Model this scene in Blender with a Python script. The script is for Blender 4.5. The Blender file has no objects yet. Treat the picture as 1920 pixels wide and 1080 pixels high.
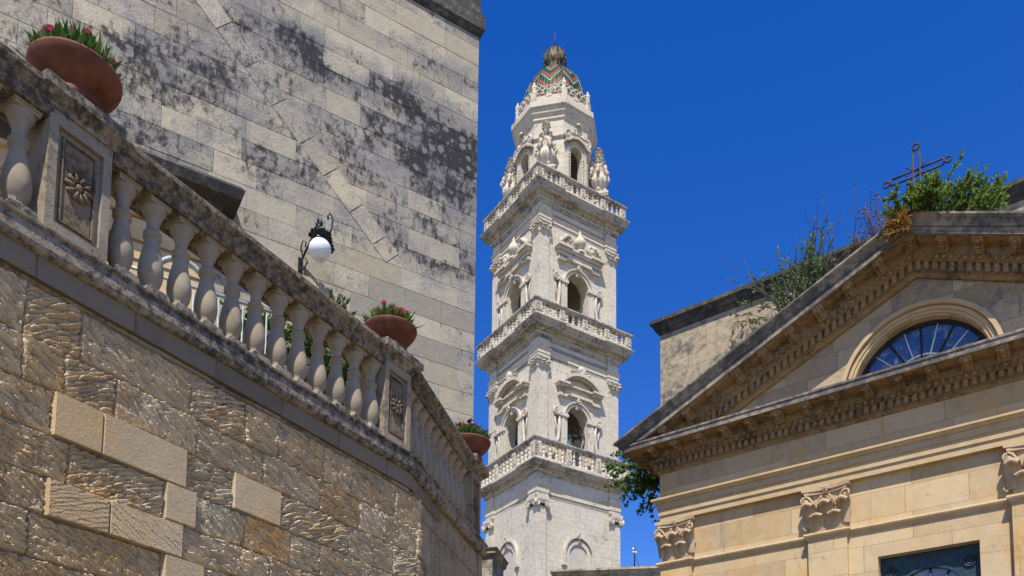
import bpy, bmesh, math, random
import numpy as np
from mathutils import Matrix, Vector
from mathutils.geometry import tessellate_polygon
R_ = math.radians
S = bpy.context.scene
COL = S.collection

# ------------------------------------------------------------------ camera
cam_d = bpy.data.cameras.new('camera'); cam = bpy.data.objects.new('camera', cam_d); COL.objects.link(cam)
PITCH, ROLL = 0.0914514, -0.0103035
cam_d.sensor_width = 36.0; cam_d.sensor_fit = 'HORIZONTAL'
cam_d.lens = 36.0 * 1586.96 / 1920.0
cam_d.shift_y = (1386.04 - 540.0) / 1920.0
cam_d.clip_start = 0.1; cam_d.clip_end = 5000.0
cam.matrix_world = Matrix.Translation((0, 0, 1.6)) @ Matrix.Rotation(math.pi/2 + PITCH, 4, 'X') @ Matrix.Rotation(-ROLL, 4, 'Z')
S.camera = cam

# ------------------------------------------------------------------ sky, sun, exposure
SUN_EL = R_(60.0)
sx, sy = -0.155, -0.988                      # horizontal direction towards the sun
n_ = math.hypot(sx, sy); sx /= n_; sy /= n_
to_sun = Vector((sx*math.cos(SUN_EL), sy*math.cos(SUN_EL), math.sin(SUN_EL)))
w = bpy.data.worlds.new('World'); S.world = w; w.use_nodes = True
nt = w.node_tree; nt.nodes.clear()
sk = nt.nodes.new('ShaderNodeTexSky'); sk.sky_type = 'NISHITA'; sk.sun_disc = False
sk.sun_elevation = SUN_EL; sk.sun_rotation = math.atan2(sx, sy)
sk.altitude = 200; sk.air_density = 1.0; sk.dust_density = 0.15; sk.ozone_density = 3.0
hs = nt.nodes.new('ShaderNodeHueSaturation'); hs.inputs['Saturation'].default_value = 1.385; hs.inputs['Hue'].default_value = 0.52
bg = nt.nodes.new('ShaderNodeBackground'); bg.inputs['Strength'].default_value = 0.145
wo = nt.nodes.new('ShaderNodeOutputWorld')
nt.links.new(sk.outputs[0], hs.inputs['Color']); nt.links.new(hs.outputs[0], bg.inputs[0]); nt.links.new(bg.outputs[0], wo.inputs[0])
sd = bpy.data.lights.new('sun', 'SUN'); sd.energy = 5.0; sd.angle = R_(0.53); sd.color = (1.0, 0.94, 0.84)
so = bpy.data.objects.new('sun', sd); COL.objects.link(so); so.location = (0, 0, 120)
so.rotation_euler = (-to_sun).to_track_quat('-Z', 'Y').to_euler()
S.view_settings.view_transform = 'Standard'; S.view_settings.look = 'None'; S.view_settings.gamma = 1.0
S.view_settings.exposure = 0.36

# ------------------------------------------------------------------ mesh builder
class MB:
    def __init__(s):
        s.v = []; s.f = []; s.t = []; s.sm = []; s.M = Matrix.Identity(4); s.tint = (.5, .5, .5); s.smooth = False
    def add(s, vs, fs, tint=None, smooth=None):
        o = len(s.v); M = s.M
        s.v += [tuple(M @ Vector(p)) for p in vs]
        t = tint or s.tint; q = s.smooth if smooth is None else smooth
        s.t += [t(p) for p in vs] if callable(t) else [t]*len(vs)
        for f in fs:
            s.f.append([o + i for i in f]); s.sm.append(q)
    def box(s, x0, x1, y0, y1, z0, z1, tint=None):
        s.add([(x0,y0,z0),(x1,y0,z0),(x1,y1,z0),(x0,y1,z0),(x0,y0,z1),(x1,y0,z1),(x1,y1,z1),(x0,y1,z1)],
              [(0,3,2,1),(4,5,6,7),(0,1,5,4),(1,2,6,5),(2,3,7,6),(3,0,4,7)], tint, False)
    def bevbox(s, x0, x1, y0, y1, z0, z1, c=.01, tint=None):
        # box with chamfered vertical front edges and top/bottom front edges (front = -y)
        vs = []
        for y, d in ((y0, c), (y0 + c, 0), (y1, 0)):
            vs += [(x0+d, y, z0+d), (x1-d, y, z0+d), (x1-d, y, z1-d), (x0+d, y, z1-d)]
        fs = [(0,1,2,3), (11,10,9,8)]
        for k in (0, 4):
            for i in range(4):
                j = (i+1) % 4
                fs.append((k+i, k+4+i, k+4+j, k+j))
        s.add(vs, fs, tint, False)
    def prism(s, pts, a0, a1, axis='y', smooth=False, tint=None):
        # polygon pts (2D) extruded along an axis. 'y': (x,z); 'x': (y,z); 'z': (x,y)
        def P(p, a):
            return (p[0], a, p[1]) if axis == 'y' else (a, p[0], p[1]) if axis == 'x' else (p[0], p[1], a)
        n = len(pts)
        vs = [P(p, a0) for p in pts] + [P(p, a1) for p in pts]
        s.add(vs, [tuple(range(n)), tuple(range(2*n-1, n-1, -1))], tint, False)
        s.add(vs, [(i, (i+1) % n, n + (i+1) % n, n + i) for i in range(n)], tint, smooth)
    def plate(s, outer, holes, y0, y1, tint=None):
        loops = [outer] + holes
        tri = tessellate_polygon([[Vector((p[0], p[1], 0)) for p in l] for l in loops])
        flat = [p for l in loops for p in l]
        s.add([(p[0], y0, p[1]) for p in flat], [tuple(t) for t in tri], tint, False)
        s.add([(p[0], y1, p[1]) for p in flat], [tuple(reversed(t)) for t in tri], tint, False)
        for l in loops:
            n = len(l)
            s.add([(p[0], y0, p[1]) for p in l] + [(p[0], y1, p[1]) for p in l],
                  [(i, (i+1) % n, n + (i+1) % n, n + i) for i in range(n)], tint, False)
    def lathe(s, prof, seg=16, c=(0, 0, 0), smooth=True, flute=0, fdep=0.0, a0=0.0, tint=None):
        vs = []; n = len(prof)
        for (r, z) in prof:
            for k in range(seg):
                a = a0 + 2*math.pi*k/seg
                rr = r*(1 + (fdep*math.cos(flute*a) if flute else 0))
                vs.append((c[0] + rr*math.cos(a), c[1] + rr*math.sin(a), c[2] + z))
        fs = [(i*seg+k, i*seg+(k+1) % seg, (i+1)*seg+(k+1) % seg, (i+1)*seg+k) for i in range(n-1) for k in range(seg)]
        s.add(vs, fs, tint, smooth)
        s.add(vs[:seg], [tuple(range(seg-1, -1, -1))], tint, False)
        s.add(vs[-seg:], [tuple(range(seg))], tint, False)
    def tube(s, pts, r, seg=6, smooth=True, tint=None):
        P = [Vector(p) for p in pts]; n = len(P); vs = []
        if n < 2: return
        rr = r if isinstance(r, (list, tuple)) else [r]*n
        up = Vector((0.123, 0.345, 1)).normalized()
        for i in range(n):
            d = (P[min(i+1, n-1)] - P[max(i-1, 0)])
            if d.length < 1e-9: d = Vector((0, 0, 1))
            d.normalize()
            if abs(d.dot(up)) > .97: up = Vector((1, .2, .1)).normalized()
            a = d.cross(up).normalized(); b = d.cross(a)
            up = (a.cross(d)).normalized()
            for k in range(seg):
                t = 2*math.pi*k/seg
                vs.append(tuple(P[i] + (a*math.cos(t) + b*math.sin(t))*rr[i]))
        fs = [(i*seg+k, i*seg+(k+1) % seg, (i+1)*seg+(k+1) % seg, (i+1)*seg+k) for i in range(n-1) for k in range(seg)]
        fs += [tuple(range(seg-1, -1, -1)), tuple(range((n-1)*seg, n*seg))]
        s.add(vs, fs, tint, smooth)
    def sphere(s, c, r, seg=8, ring=5, sc=(1, 1, 1), tint=None):
        vs = [(c[0], c[1], c[2]-r*sc[2])]
        for i in range(1, ring):
            ph = math.pi*i/ring
            for k in range(seg):
                a = 2*math.pi*k/seg
                vs.append((c[0]+r*sc[0]*math.sin(ph)*math.cos(a), c[1]+r*sc[1]*math.sin(ph)*math.sin(a), c[2]-r*sc[2]*math.cos(ph)))
        vs.append((c[0], c[1], c[2]+r*sc[2])); L = len(vs)-1
        fs = [(0, 1+(k+1) % seg, 1+k) for k in range(seg)]
        for i in range(ring-2):
            for k in range(seg):
                fs.append((1+i*seg+k, 1+i*seg+(k+1) % seg, 1+(i+1)*seg+(k+1) % seg, 1+(i+1)*seg+k))
        fs += [(L, 1+(ring-2)*seg+k, 1+(ring-2)*seg+(k+1) % seg) for k in range(seg)]
        s.add(vs, fs, tint, True)
    def sweep(s, prof, path, closed=False, tint=None):
        # prof: [(off, z)], path: plan polyline, outward = right-hand side; mitred
        n = len(path); seg = n if closed else n-1; nrm = []
        for i in range(seg):
            d = Vector(path[(i+1) % n]) - Vector(path[i]); d.normalize(); nrm.append(Vector((d.y, -d.x)))
        mit = []
        for i in range(n):
            if closed: a, b = nrm[(i-1) % n], nrm[i]
            else: a, b = nrm[max(i-1, 0)], nrm[min(i, seg-1)]
            m = a + b
            mit.append(m / max(m.dot(a), .2))
        k = len(prof); vs = []
        for i in range(n):
            for (o, z) in prof:
                vs.append((path[i][0] + mit[i].x*o, path[i][1] + mit[i].y*o, z))
        fs = []
        for i in range(seg):
            j = (i+1) % n
            for q in range(k-1):
                fs.append((i*k+q, j*k+q, j*k+q+1, i*k+q+1))
        if not closed:
            fs += [tuple(range(k)), tuple(range((n-1)*k+k-1, (n-1)*k-1, -1))]
        s.add(vs, fs, tint, False)
    def strip(s, inner, outer, y0, y1, tint=None):
        # band between two equally long outlines (x,z), extruded y0..y1
        n = len(inner)
        vs = [(p[0], y0, p[1]) for p in inner] + [(p[0], y0, p[1]) for p in outer] + [(p[0], y1, p[1]) for p in inner] + [(p[0], y1, p[1]) for p in outer]
        fs = []
        for i in range(n-1):
            fs += [(i, i+1, n+i+1, n+i), (i, 2*n+i, 2*n+i+1, i+1), (n+i, n+i+1, 3*n+i+1, 3*n+i), (2*n+i, 3*n+i, 3*n+i+1, 2*n+i+1)]
        fs += [(0, n, 3*n, 2*n), (n-1, 3*n-1, 4*n-1, 2*n-1)]
        s.add(vs, fs, tint, False)
    def build(s, name, mat, parent=None, recalc=True):
        me = bpy.data.meshes.new(name)
        me.from_pydata(s.v, [], s.f)
        if recalc and s.f:
            bm = bmesh.new(); bm.from_mesh(me); bmesh.ops.recalc_face_normals(bm, faces=bm.faces); bm.to_mesh(me); bm.free()
        me.polygons.foreach_set('use_smooth', s.sm)
        at = me.attributes.new('tint', 'FLOAT_COLOR', 'POINT')
        at.data.foreach_set('color', [c for t in s.t for c in (*t, 1.0)])
        me.update()
        o = bpy.data.objects.new(name, me); COL.objects.link(o)
        if mat: me.materials.append(mat)
        if parent: o.parent = parent
        return o

def thing(name, label, cat, loc=(0, 0, 0), rotz=0.0, group=None):
    o = bpy.data.objects.new(name, None); COL.objects.link(o); o.empty_display_size = .2
    o.location = loc; o.rotation_euler = (0, 0, rotz)
    o['label'] = label; o['category'] = cat
    if group: o['group'] = group
    return o
def tag(o, label, cat, group=None):
    o['label'] = label; o['category'] = cat
    if group: o['group'] = group
    return o
def copy_part(o, parent, dx=(0, 0, 0), rz=None):
    c = o.copy(); COL.objects.link(c); c.parent = parent; c.location = Vector(o.location) + Vector(dx)
    if rz is not None: c.rotation_euler = (0, 0, rz)
    for ch in o.children:
        d = ch.copy(); COL.objects.link(d); d.parent = c
    return c

def arch(cx, w, z0, zs, n=14, r=None):
    r = r or w
    return [(cx - w, z0)] + [(cx - w*math.cos(math.pi*i/n), zs + r*math.sin(math.pi*i/n)) for i in range(n+1)] + [(cx + w, z0)]

# ------------------------------------------------------------------ materials
class NT:
    def __init__(s, name):
        s.m = bpy.data.materials.new(name); s.m.use_nodes = True; s.t = s.m.node_tree; s.t.nodes.clear()
        s.out = s.n('ShaderNodeOutputMaterial'); s.b = s.n('ShaderNodeBsdfPrincipled')
        s.l(s.b.outputs[0], s.out.inputs[0]); s.tc = s.n('ShaderNodeTexCoord')
        oi = s.n('ShaderNodeObjectInfo'); va = s.n('ShaderNodeVectorMath', operation='ADD')
        s.l(s.tc.outputs['Object'], va.inputs[0]); s.l(oi.outputs['Location'], va.inputs[1]); s.obj = va.outputs[0]
    def n(s, k, **kw):
        x = s.t.nodes.new(k)
        for a, v in kw.items(): setattr(x, a, v)
        return x
    def l(s, a, b): s.t.links.new(a, b)
    def val(s, i, v):
        if hasattr(v, 'node'): s.l(v, i)
        else: i.default_value = v
    def math(s, op, a, b=0.0, clamp=False):
        x = s.n('ShaderNodeMath', operation=op, use_clamp=clamp); s.val(x.inputs[0], a); s.val(x.inputs[1], b); return x.outputs[0]
    def mapv(s, sc=(1, 1, 1), loc=(0, 0, 0), rot=(0, 0, 0), src=None):
        x = s.n('ShaderNodeMapping'); x.inputs['Scale'].default_value = sc; x.inputs['Location'].default_value = loc; x.inputs['Rotation'].default_value = rot
        s.l(src or s.obj, x.inputs[0]); return x.outputs[0]
    def noise(s, scale, detail=4, rough=.55, vec=None, dist=0.0):
        x = s.n('ShaderNodeTexNoise'); x.inputs['Scale'].default_value = scale; x.inputs['Detail'].default_value = detail
        x.inputs['Roughness'].default_value = rough; x.inputs['Distortion'].default_value = dist
        s.l(vec or s.obj, x.inputs['Vector']); return x.outputs[0]
    def ramp(s, v, lo, hi, a=0.0, b=1.0, smooth=True):
        x = s.n('ShaderNodeMapRange'); x.interpolation_type = 'SMOOTHSTEP' if smooth else 'LINEAR'
        s.val(x.inputs[0], v); s.val(x.inputs[1], lo); s.val(x.inputs[2], hi); x.inputs[3].default_value = a; x.inputs[4].default_value = b
        return x.outputs[0]
    def mix(s, f, a, b, mode='MIX'):
        x = s.n('ShaderNodeMix', data_type='RGBA', blend_type=mode); s.val(x.inputs[0], f)
        for i, v in ((6, a), (7, b)):
            if hasattr(v, 'node'): s.l(v, x.inputs[i])
            else: x.inputs[i].default_value = (*v, 1)
        return x.outputs[2]
    def bump(s, h, dist=.01, strength=1.0, normal=None):
        x = s.n('ShaderNodeBump'); x.inputs['Distance'].default_value = dist; x.inputs['Strength'].default_value = strength
        s.l(h, x.inputs['Height'])
        if normal: s.l(normal, x.inputs['Normal'])
        return x.outputs[0]
    def finish(s, col, rough=.9, normal=None, spec=.25, metal=0.0):
        s.val(s.b.inputs['Base Color'], col if hasattr(col, 'node') else (*col, 1)); s.val(s.b.inputs['Roughness'], rough)
        s.b.inputs['Specular IOR Level'].default_value = spec; s.val(s.b.inputs['Metallic'], metal)
        if normal: s.l(normal, s.b.inputs['Normal'])
        return s.m

def stone(name, base, alt, dark=(.045, .043, .04), scale=1.0, lichen=.5, lich_soft=.12, top=.5, streak=.3, brick=None, bumpd=.012, fine=30.0, orange=None, tintamt=.6, grime=0.0, lich_scale=2.2, bc=1.0, film=0.0, tgw=.5, spots=0.0, drip=1.0):
    """weathered limestone; scale = metres factor; lichen 0..1 amount of dark growth"""
    k = NT(name); sc = 1.0/scale
    att = k.n('ShaderNodeAttribute', attribute_name='tint'); sep = k.n('ShaderNodeSeparateColor'); k.l(att.outputs['Color'], sep.inputs[0])
    tr, tg, tb = sep.outputs[0], sep.outputs[1], sep.outputs[2]
    n1 = k.noise(.9*sc, 5, .6); n2 = k.noise(6*sc, 5, .65); n3 = k.noise(fine*sc, 4, .7)
    f = k.math('ADD', k.ramp(n1, .35, .68, 0, .75), k.math('SUBTRACT', tb, .5), True)
    c = k.mix(f, base, alt)
    c = k.mix(k.ramp(n2, .35, .7, 0, .45), c, tuple(x*.62 for x in base))
    c = k.mix(k.ramp(n3, .3, .75, 0, .35), c, tuple(min(1, x*1.25) for x in base))
    hgt = k.math('ADD', k.math('MULTIPLY', n2, .6), k.math('MULTIPLY', n3, .5))
    if brick:
        bw, bh, mort = brick
        sx_ = k.n('ShaderNodeSeparateXYZ'); k.l(k.obj, sx_.inputs[0])
        cx = k.n('ShaderNodeCombineXYZ'); k.l(k.math('ADD', sx_.outputs[0], sx_.outputs[1]), cx.inputs[0]); k.l(sx_.outputs[2], cx.inputs[1])
        br = k.n('ShaderNodeTexBrick'); k.l(cx.outputs[0], br.inputs['Vector'])
        br.inputs['Scale'].default_value = 1.0; br.inputs['Brick Width'].default_value = bw; br.inputs['Row Height'].default_value = bh
        br.inputs['Mortar Size'].default_value = mort; br.inputs['Mortar Smooth'].default_value = .3
        br.inputs['Color1'].default_value = (.0, .0, .0, 1); br.inputs['Color2'].default_value = (1, 1, 1, 1); br.inputs['Mortar'].default_value = (.5, .5, .5, 1)
        br.offset = .42; br.squash = .7; br.squash_frequency = 3
        bl = br.outputs['Color']
        bf = k.n('ShaderNodeSeparateColor'); k.l(bl, bf.inputs[0])
        c = k.mix(k.math('MULTIPLY', bf.outputs[0], .55*bc), c, alt)
        c = k.mix(1.0, c, k.mix(bf.outputs[0], (1-.14*bc, 1-.14*bc, 1-.12*bc), (1+.10*bc, 1+.08*bc, 1+.04*bc)), 'MULTIPLY')
        c = k.mix(k.math('MULTIPLY', br.outputs['Fac'], .4*bc), c, tuple(x*.4 for x in base))
        hgt = k.math('SUBTRACT', hgt, k.math('MULTIPLY', br.outputs['Fac'], .9))
    if orange:
        c = k.mix(k.ramp(k.noise(1.6*sc, 4, .6, k.mapv((1, 1, .55), (7, 3, 2))), .5, .72, 0, .8), c, orange)
    c = k.mix(1.0, c, k.mix(tr, (1-tintamt,)*3, (1+tintamt,)*3), 'MULTIPLY')
    if film:
        f1 = k.noise(1.5*sc, 7, .72, k.mapv((1, 1, 1.3), (4, 9, 2))); f2 = k.noise(34*sc, 4, .65)
        fm = k.ramp(k.math('ADD', k.math('MULTIPLY', f1, .8), k.math('ADD', k.math('MULTIPLY', f2, .55), k.math('MULTIPLY', k.math('SUBTRACT', tg, .5), .45))), .50, .80, 0, film)
        c = k.mix(fm, c, k.mix(n3, (.14, .14, .145), (.25, .24, .235)))
    # dark growth: broad patches broken by fine speckle
    p1 = k.noise(lich_scale*.45*sc, 3, .5, k.mapv((1, 1, 1.5), (3.1, 1.7, 5.2))); p2 = k.noise(lich_scale*3.2*sc, 7, .74, k.mapv((1, 1, drip)))
    amt = k.math('ADD', k.math('ADD', k.math('MULTIPLY', p1, .6), k.math('MULTIPLY', p2, .95)), k.math('MULTIPLY', k.math('SUBTRACT', tg, .5), tgw))
    thr = 1.13 - .5*lichen
    lm = k.ramp(amt, thr - lich_soft, thr + lich_soft, 0, .9)
    if spots:
        vo = k.n('ShaderNodeTexVoronoi'); vo.inputs['Scale'].default_value = 7.5; k.l(k.mapv((1, 1, 1)), vo.inputs['Vector'])
        vr = k.n('ShaderNodeSeparateColor'); k.l(vo.outputs['Color'], vr.inputs[0])
        sd2 = k.math('ADD', vo.outputs['Distance'], k.math('MULTIPLY', k.math('SUBTRACT', k.noise(18, 4, .75), .5), 1.1))
        rad = k.math('MULTIPLY', vr.outputs[0], .5)
        lm = k.math('MULTIPLY', lm, k.ramp(k.math('SUBTRACT', sd2, rad), -.08, .06, 1-spots, 1))
    if streak:
        st = k.noise(1.0, 5, .65, k.mapv((5*sc, 5*sc, .35*sc), (1, 2, 3)))
        lm = k.math('MAXIMUM', lm, k.ramp(st, .66 - .1*streak, .78, 0, .55*min(1, streak*1.6)))
    if top:
        geo = k.n('ShaderNodeNewGeometry'); sz = k.n('ShaderNodeSeparateXYZ'); k.l(geo.outputs['Normal'], sz.inputs[0])
        tm = k.math('MULTIPLY', k.ramp(sz.outputs[2], .25, .8), k.ramp(p2, .3, .6, .35, 1))
        lm = k.math('MAXIMUM', lm, k.math('MULTIPLY', tm, top))
    if grime:
        lm = k.math('MAXIMUM', lm, k.ramp(k.math('ADD', k.math('MULTIPLY', p2, .7), k.math('MULTIPLY', n1, .4)), .52-.25*grime, .72-.25*grime, 0, .93))
    darkc = k.mix(n3, dark, tuple(x*2.6 for x in dark))
    c = k.mix(lm, c, darkc)
    hgt = k.math('ADD', hgt, k.math('MULTIPLY', lm, .25))
    return k.finish(c, .97, k.bump(hgt, bumpd, .8), .04)

def flat(name, col, rough=.6, var=.25, nscale=8, metal=0.0, bumpd=.003, spec=.4, alt=None):
    k = NT(name); n = k.noise(nscale, 5, .6)
    c = k.mix(k.ramp(n, .3, .7), tuple(x*(1-var) for x in col), alt or tuple(min(1, x*(1+var)) for x in col))
    return k.finish(c, rough, k.bump(n, bumpd, .6), spec, metal)

def leafmat(name, a, b, trans=.25):
    k = NT(name)
    att = k.n('ShaderNodeAttribute', attribute_name='tint'); sep = k.n('ShaderNodeSeparateColor'); k.l(att.outputs['Color'], sep.inputs[0])
    c = k.mix(sep.outputs[0], a, b)
    k.finish(c, .55, None, .35)
    tr = k.n('ShaderNodeBsdfTranslucent'); k.l(c, tr.inputs[0])
    mx = k.n('ShaderNodeMixShader'); mx.inputs[0].default_value = trans
    k.l(k.b.outputs[0], mx.inputs[1]); k.l(tr.outputs[0], mx.inputs[2]); k.l(mx.outputs[0], k.out.inputs[0])
    return k.m

def glassmat(name, col, rough=.05, frost=0.0):
    k = NT(name); n = k.noise(2.5, 3, .5)
    c = k.mix(k.ramp(n, .35, .7), tuple(x*.6 for x in col), col)
    if frost: c = k.mix(k.ramp(k.noise(7, 6, .75), .5, .75, 0, frost), c, (.55, .6, .68))
    return k.finish(c, rough, k.bump(k.noise(1.3, 2), .02, .15), 1.0)

M_TOWER = stone('tower_stone', (.61, .54, .425), (.67, .61, .50), dark=(.11, .10, .09), scale=2.2, lichen=0.36, top=.55, streak=0.8, brick=(.95, .40, .012), bumpd=.03, fine=14, bc=0.22)
M_TTRIM = stone('tower_trim_stone', (.60, .53, .42), (.67, .61, .50), dark=(.09, .085, .078), scale=2.0, lichen=0.4, top=.6, streak=0.6, bumpd=.03, fine=14)
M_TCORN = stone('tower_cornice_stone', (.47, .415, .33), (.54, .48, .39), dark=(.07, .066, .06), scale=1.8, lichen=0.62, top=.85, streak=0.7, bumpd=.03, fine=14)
M_CH = stone('church_stone', (.57, .405, .21), (.60, .48, .31), dark=(.12, .105, .09), lichen=0.26, top=.35, streak=0.62, brick=(1.25, .42, .005), bumpd=.006, orange=(.60, .36, .12), tintamt=.4, bc=1.15, tgw=0.5)
M_CHTRIM = stone('church_trim_stone', (.54, .39, .21), (.58, .46, .30), dark=(.10, .09, .075), lichen=.2, top=.45, streak=.2, bumpd=.008, tintamt=.4)
M_CHCAP = stone('church_capital_stone', (.52, .38, .23), (.56, .44, .30), dark=(.07, .055, .04), lichen=0.2, top=.3, streak=.2, bumpd=.02, fine=60, lich_scale=7)
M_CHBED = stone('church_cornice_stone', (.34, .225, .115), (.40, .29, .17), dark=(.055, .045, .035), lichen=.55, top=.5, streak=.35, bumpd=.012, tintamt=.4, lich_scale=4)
M_CHCYMA = stone('church_gutter_stone', (.33, .28, .215), (.40, .35, .28), dark=(.05, .05, .05), lichen=.75, top=.6, streak=.6, bumpd=.012)
M_TYMP = stone('tympanum_stone', (.44, .33, .19), (.46, .38, .27), dark=(.10, .095, .085), lichen=0.45, top=.3, streak=.35, brick=(.85, .34, .006), bumpd=.008, bc=1.2)
M_NAVE = stone('nave_stone', (.44, .36, .23), (.50, .42, .30), dark=(.07, .066, .06), lichen=.62, top=.9, streak=.45, brick=(1.1, .38, .008), bumpd=.01)
M_BLD = stone('old_building_stone', (.44, .385, .28), (.37, .345, .30), dark=(.016, .016, .018), lichen=0.6, lich_soft=.11, top=.6, streak=0.35, bumpd=0.016, tintamt=.4, lich_scale=3.2, film=0.9, tgw=0.5, spots=.85, drip=0.55)
M_BLDJ = stone('old_mortar', (.34, .31, .26), (.40, .36, .30), lichen=.3, streak=0, top=0)
M_BLDC = stone('old_building_cornice_stone', (.16, .145, .115), (.20, .18, .145), dark=(.03, .03, .03), lichen=.9, top=1, streak=.5, bumpd=.02)
M_BAL = stone('baluster_stone', (.36, .29, .20), (.35, .31, .24), dark=(.05, .046, .04), lichen=0.34, top=.45, streak=0, bumpd=.003, fine=90)
M_RAIL = stone('handrail_stone', (.32, .255, .175), (.37, .305, .22), dark=(.03, .028, .026), lichen=.62, top=.95, streak=.2, bumpd=.012, grime=0.3, lich_scale=6, fine=60)
M_PED = stone('pedestal_stone', (.33, .27, .185), (.36, .31, .24), dark=(.05, .046, .04), lichen=0.52, top=.8, streak=.2, bumpd=.008, lich_scale=5, fine=70)
M_PANEL = stone('carved_panel_stone', (.24, .18, .11), (.28, .22, .15), dark=(.05, .042, .03), lichen=.6, top=.6, streak=.2, bumpd=.014, lich_scale=9, fine=110)
M_LEDGE = stone('ledge_stone', (.36, .305, .225), (.43, .375, .295), dark=(.028, .027, .026), lichen=.6, top=.95, streak=.3, bumpd=.014, grime=.2, lich_scale=5, fine=60)
M_BAND = stone('smooth_band_stone', (.48, .38, .25), (.54, .45, .33), dark=(.05, .045, .035), lichen=0.78, top=.5, streak=.4, bumpd=.006, lich_scale=6, fine=60)
M_FAR = stone('far_wall_stone', (.46, .39, .28), (.52, .46, .36), dark=(.06, .055, .05), scale=2, lichen=.5, top=.8, streak=.4, brick=(1.0, .4, .012))
M_GROUND = stone('paving_stone', (.21, .17, .12), (.25, .21, .155), lichen=.25, streak=0, top=0, brick=(.9, .5, .008), bumpd=.004)
M_TERRA = flat('terracotta', (.17, .052, .024), .8, .3, 9, alt=(.21, .075, .038))
M_SOIL = flat('soil', (.05, .035, .025), .95, .4, 30)
M_IRON = flat('dark_iron', (.02, .024, .024), .45, .3, 20, metal=.3)
M_RUST = flat('rusty_iron', (.055, .035, .028), .7, .4, 20, metal=.3)
M_LAMPM = flat('patinated_iron', (.014, .02, .02), .4, .4, 20, metal=.3, alt=(.03, .045, .042))
M_ZINC = flat('pale_zinc', (.35, .40, .40), .5, .2, 20, metal=.2)
M_GLOBE = flat('opal_glass', (.86, .86, .87), .18, .02, 3, spec=.5)
M_GREENP = flat('grey_green_paint', (.30, .34, .33), .45, .15, 12)
M_TEAL = flat('teal_paint', (.016, .045, .058), .5, .3, 14, alt=(.03, .07, .085))
M_BRONZE = flat('green_bronze', (.06, .12, .11), .5, .4, 5, metal=.4, alt=(.12, .2, .18))
M_WOOD = flat('dark_wood', (.04, .03, .022), .7, .4, 9)
M_GLASS = glassmat('lunette_glass', (.05, .09, .20), .06, .6)
M_GLASSD = glassmat('door_glass', (.30, .30, .34), .2, .3)
M_GLASSW = glassmat('window_glass', (.04, .05, .055), .06)
M_DARK = flat('dark_interior', (.03, .028, .025), .95, .3, 4)
M_LEAF = leafmat('bush_leaf', (.07, .15, .02), (.33, .43, .09), .42)
M_LEAFG = leafmat('grey_leaf', (.09, .14, .05), (.22, .29, .12), .3)
M_LEAFD = leafmat('dark_leaf', (.045, .11, .018), (.17, .27, .055), .4)
M_LEAFB = leafmat('bright_leaf', (.03, .09, .012), (.11, .20, .035))
M_TWIG = flat('dry_twig', (.10, .065, .05), .85, .3, 40, alt=(.13, .08, .08))
M_STRAW = leafmat('dry_straw', (.34, .19, .05), (.60, .38, .12))
M_STEM = flat('plant_stem', (.07, .075, .03), .8, .3, 30)
M_PINK = leafmat('pink_petal', (.42, .02, .08), (.62, .10, .16), .3)
M_PURPLE = leafmat('purple_petal', (.16, .01, .06), (.34, .03, .10), .3)

M_RIB = flat('rib_tiles', (.02, .06, .04), .4, .4, 6)
def tile_mat():
    k = NT('glazed_tiles'); k.obj = k.tc.outputs['Object']
    sx_ = k.n('ShaderNodeSeparateXYZ'); k.l(k.obj, sx_.inputs[0])
    ang = k.math('ARCTAN2', sx_.outputs[1], sx_.outputs[0])
    u = k.math('MULTIPLY', ang, 8/(2*math.pi)); u = k.math('FRACT', k.math('ADD', u, 20.0))
    tri = k.math('ABSOLUTE', k.math('SUBTRACT', u, .5))          # 0 centre .. .5 rib
    z = k.math('MULTIPLY', sx_.outputs[2], 1.0)
    tz = k.math('FLOOR', k.math('MULTIPLY', z, 6.0)); tz = k.math('DIVIDE', tz, 6.0)
    ph = k.math('FRACT', k.math('MULTIPLY', k.math('ADD', tz, k.math('MULTIPLY', tri, 2.6)), .8))
    cr = k.n('ShaderNodeValToRGB'); cr.color_ramp.interpolation = 'CONSTANT'; k.l(ph, cr.inputs[0])
    el = cr.color_ramp.elements; el[0].position = 0; el[0].color = (.003, .055, .022, 1); el[1].position = .36; el[1].color = (.42, .39, .29, 1)
    for p_, c_ in ((.46, (.003, .05, .02, 1)), (.58, (.30, .06, .012, 1)), (.84, (.004, .055, .022, 1))):
        e = el.new(p_); e.color = c_
    row = k.math('FRACT', k.math('MULTIPLY', z, 6.0)); col_ = k.math('FRACT', k.math('MULTIPLY', ang, 60/(2*math.pi)))
    h = k.math('MULTIPLY', k.math('SUBTRACT', 1.0, row), k.math('SUBTRACT', 1.0, k.math('MULTIPLY', k.math('ABSOLUTE', k.math('SUBTRACT', col_, .5)), 1.2)))
    c = k.mix(k.ramp(k.noise(4, 4), .45, .75, 0, .35), cr.outputs[0], (.03, .035, .025))
    return k.finish(c, .45, k.bump(h, .06, .8), .22)
M_TILE = tile_mat()

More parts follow.
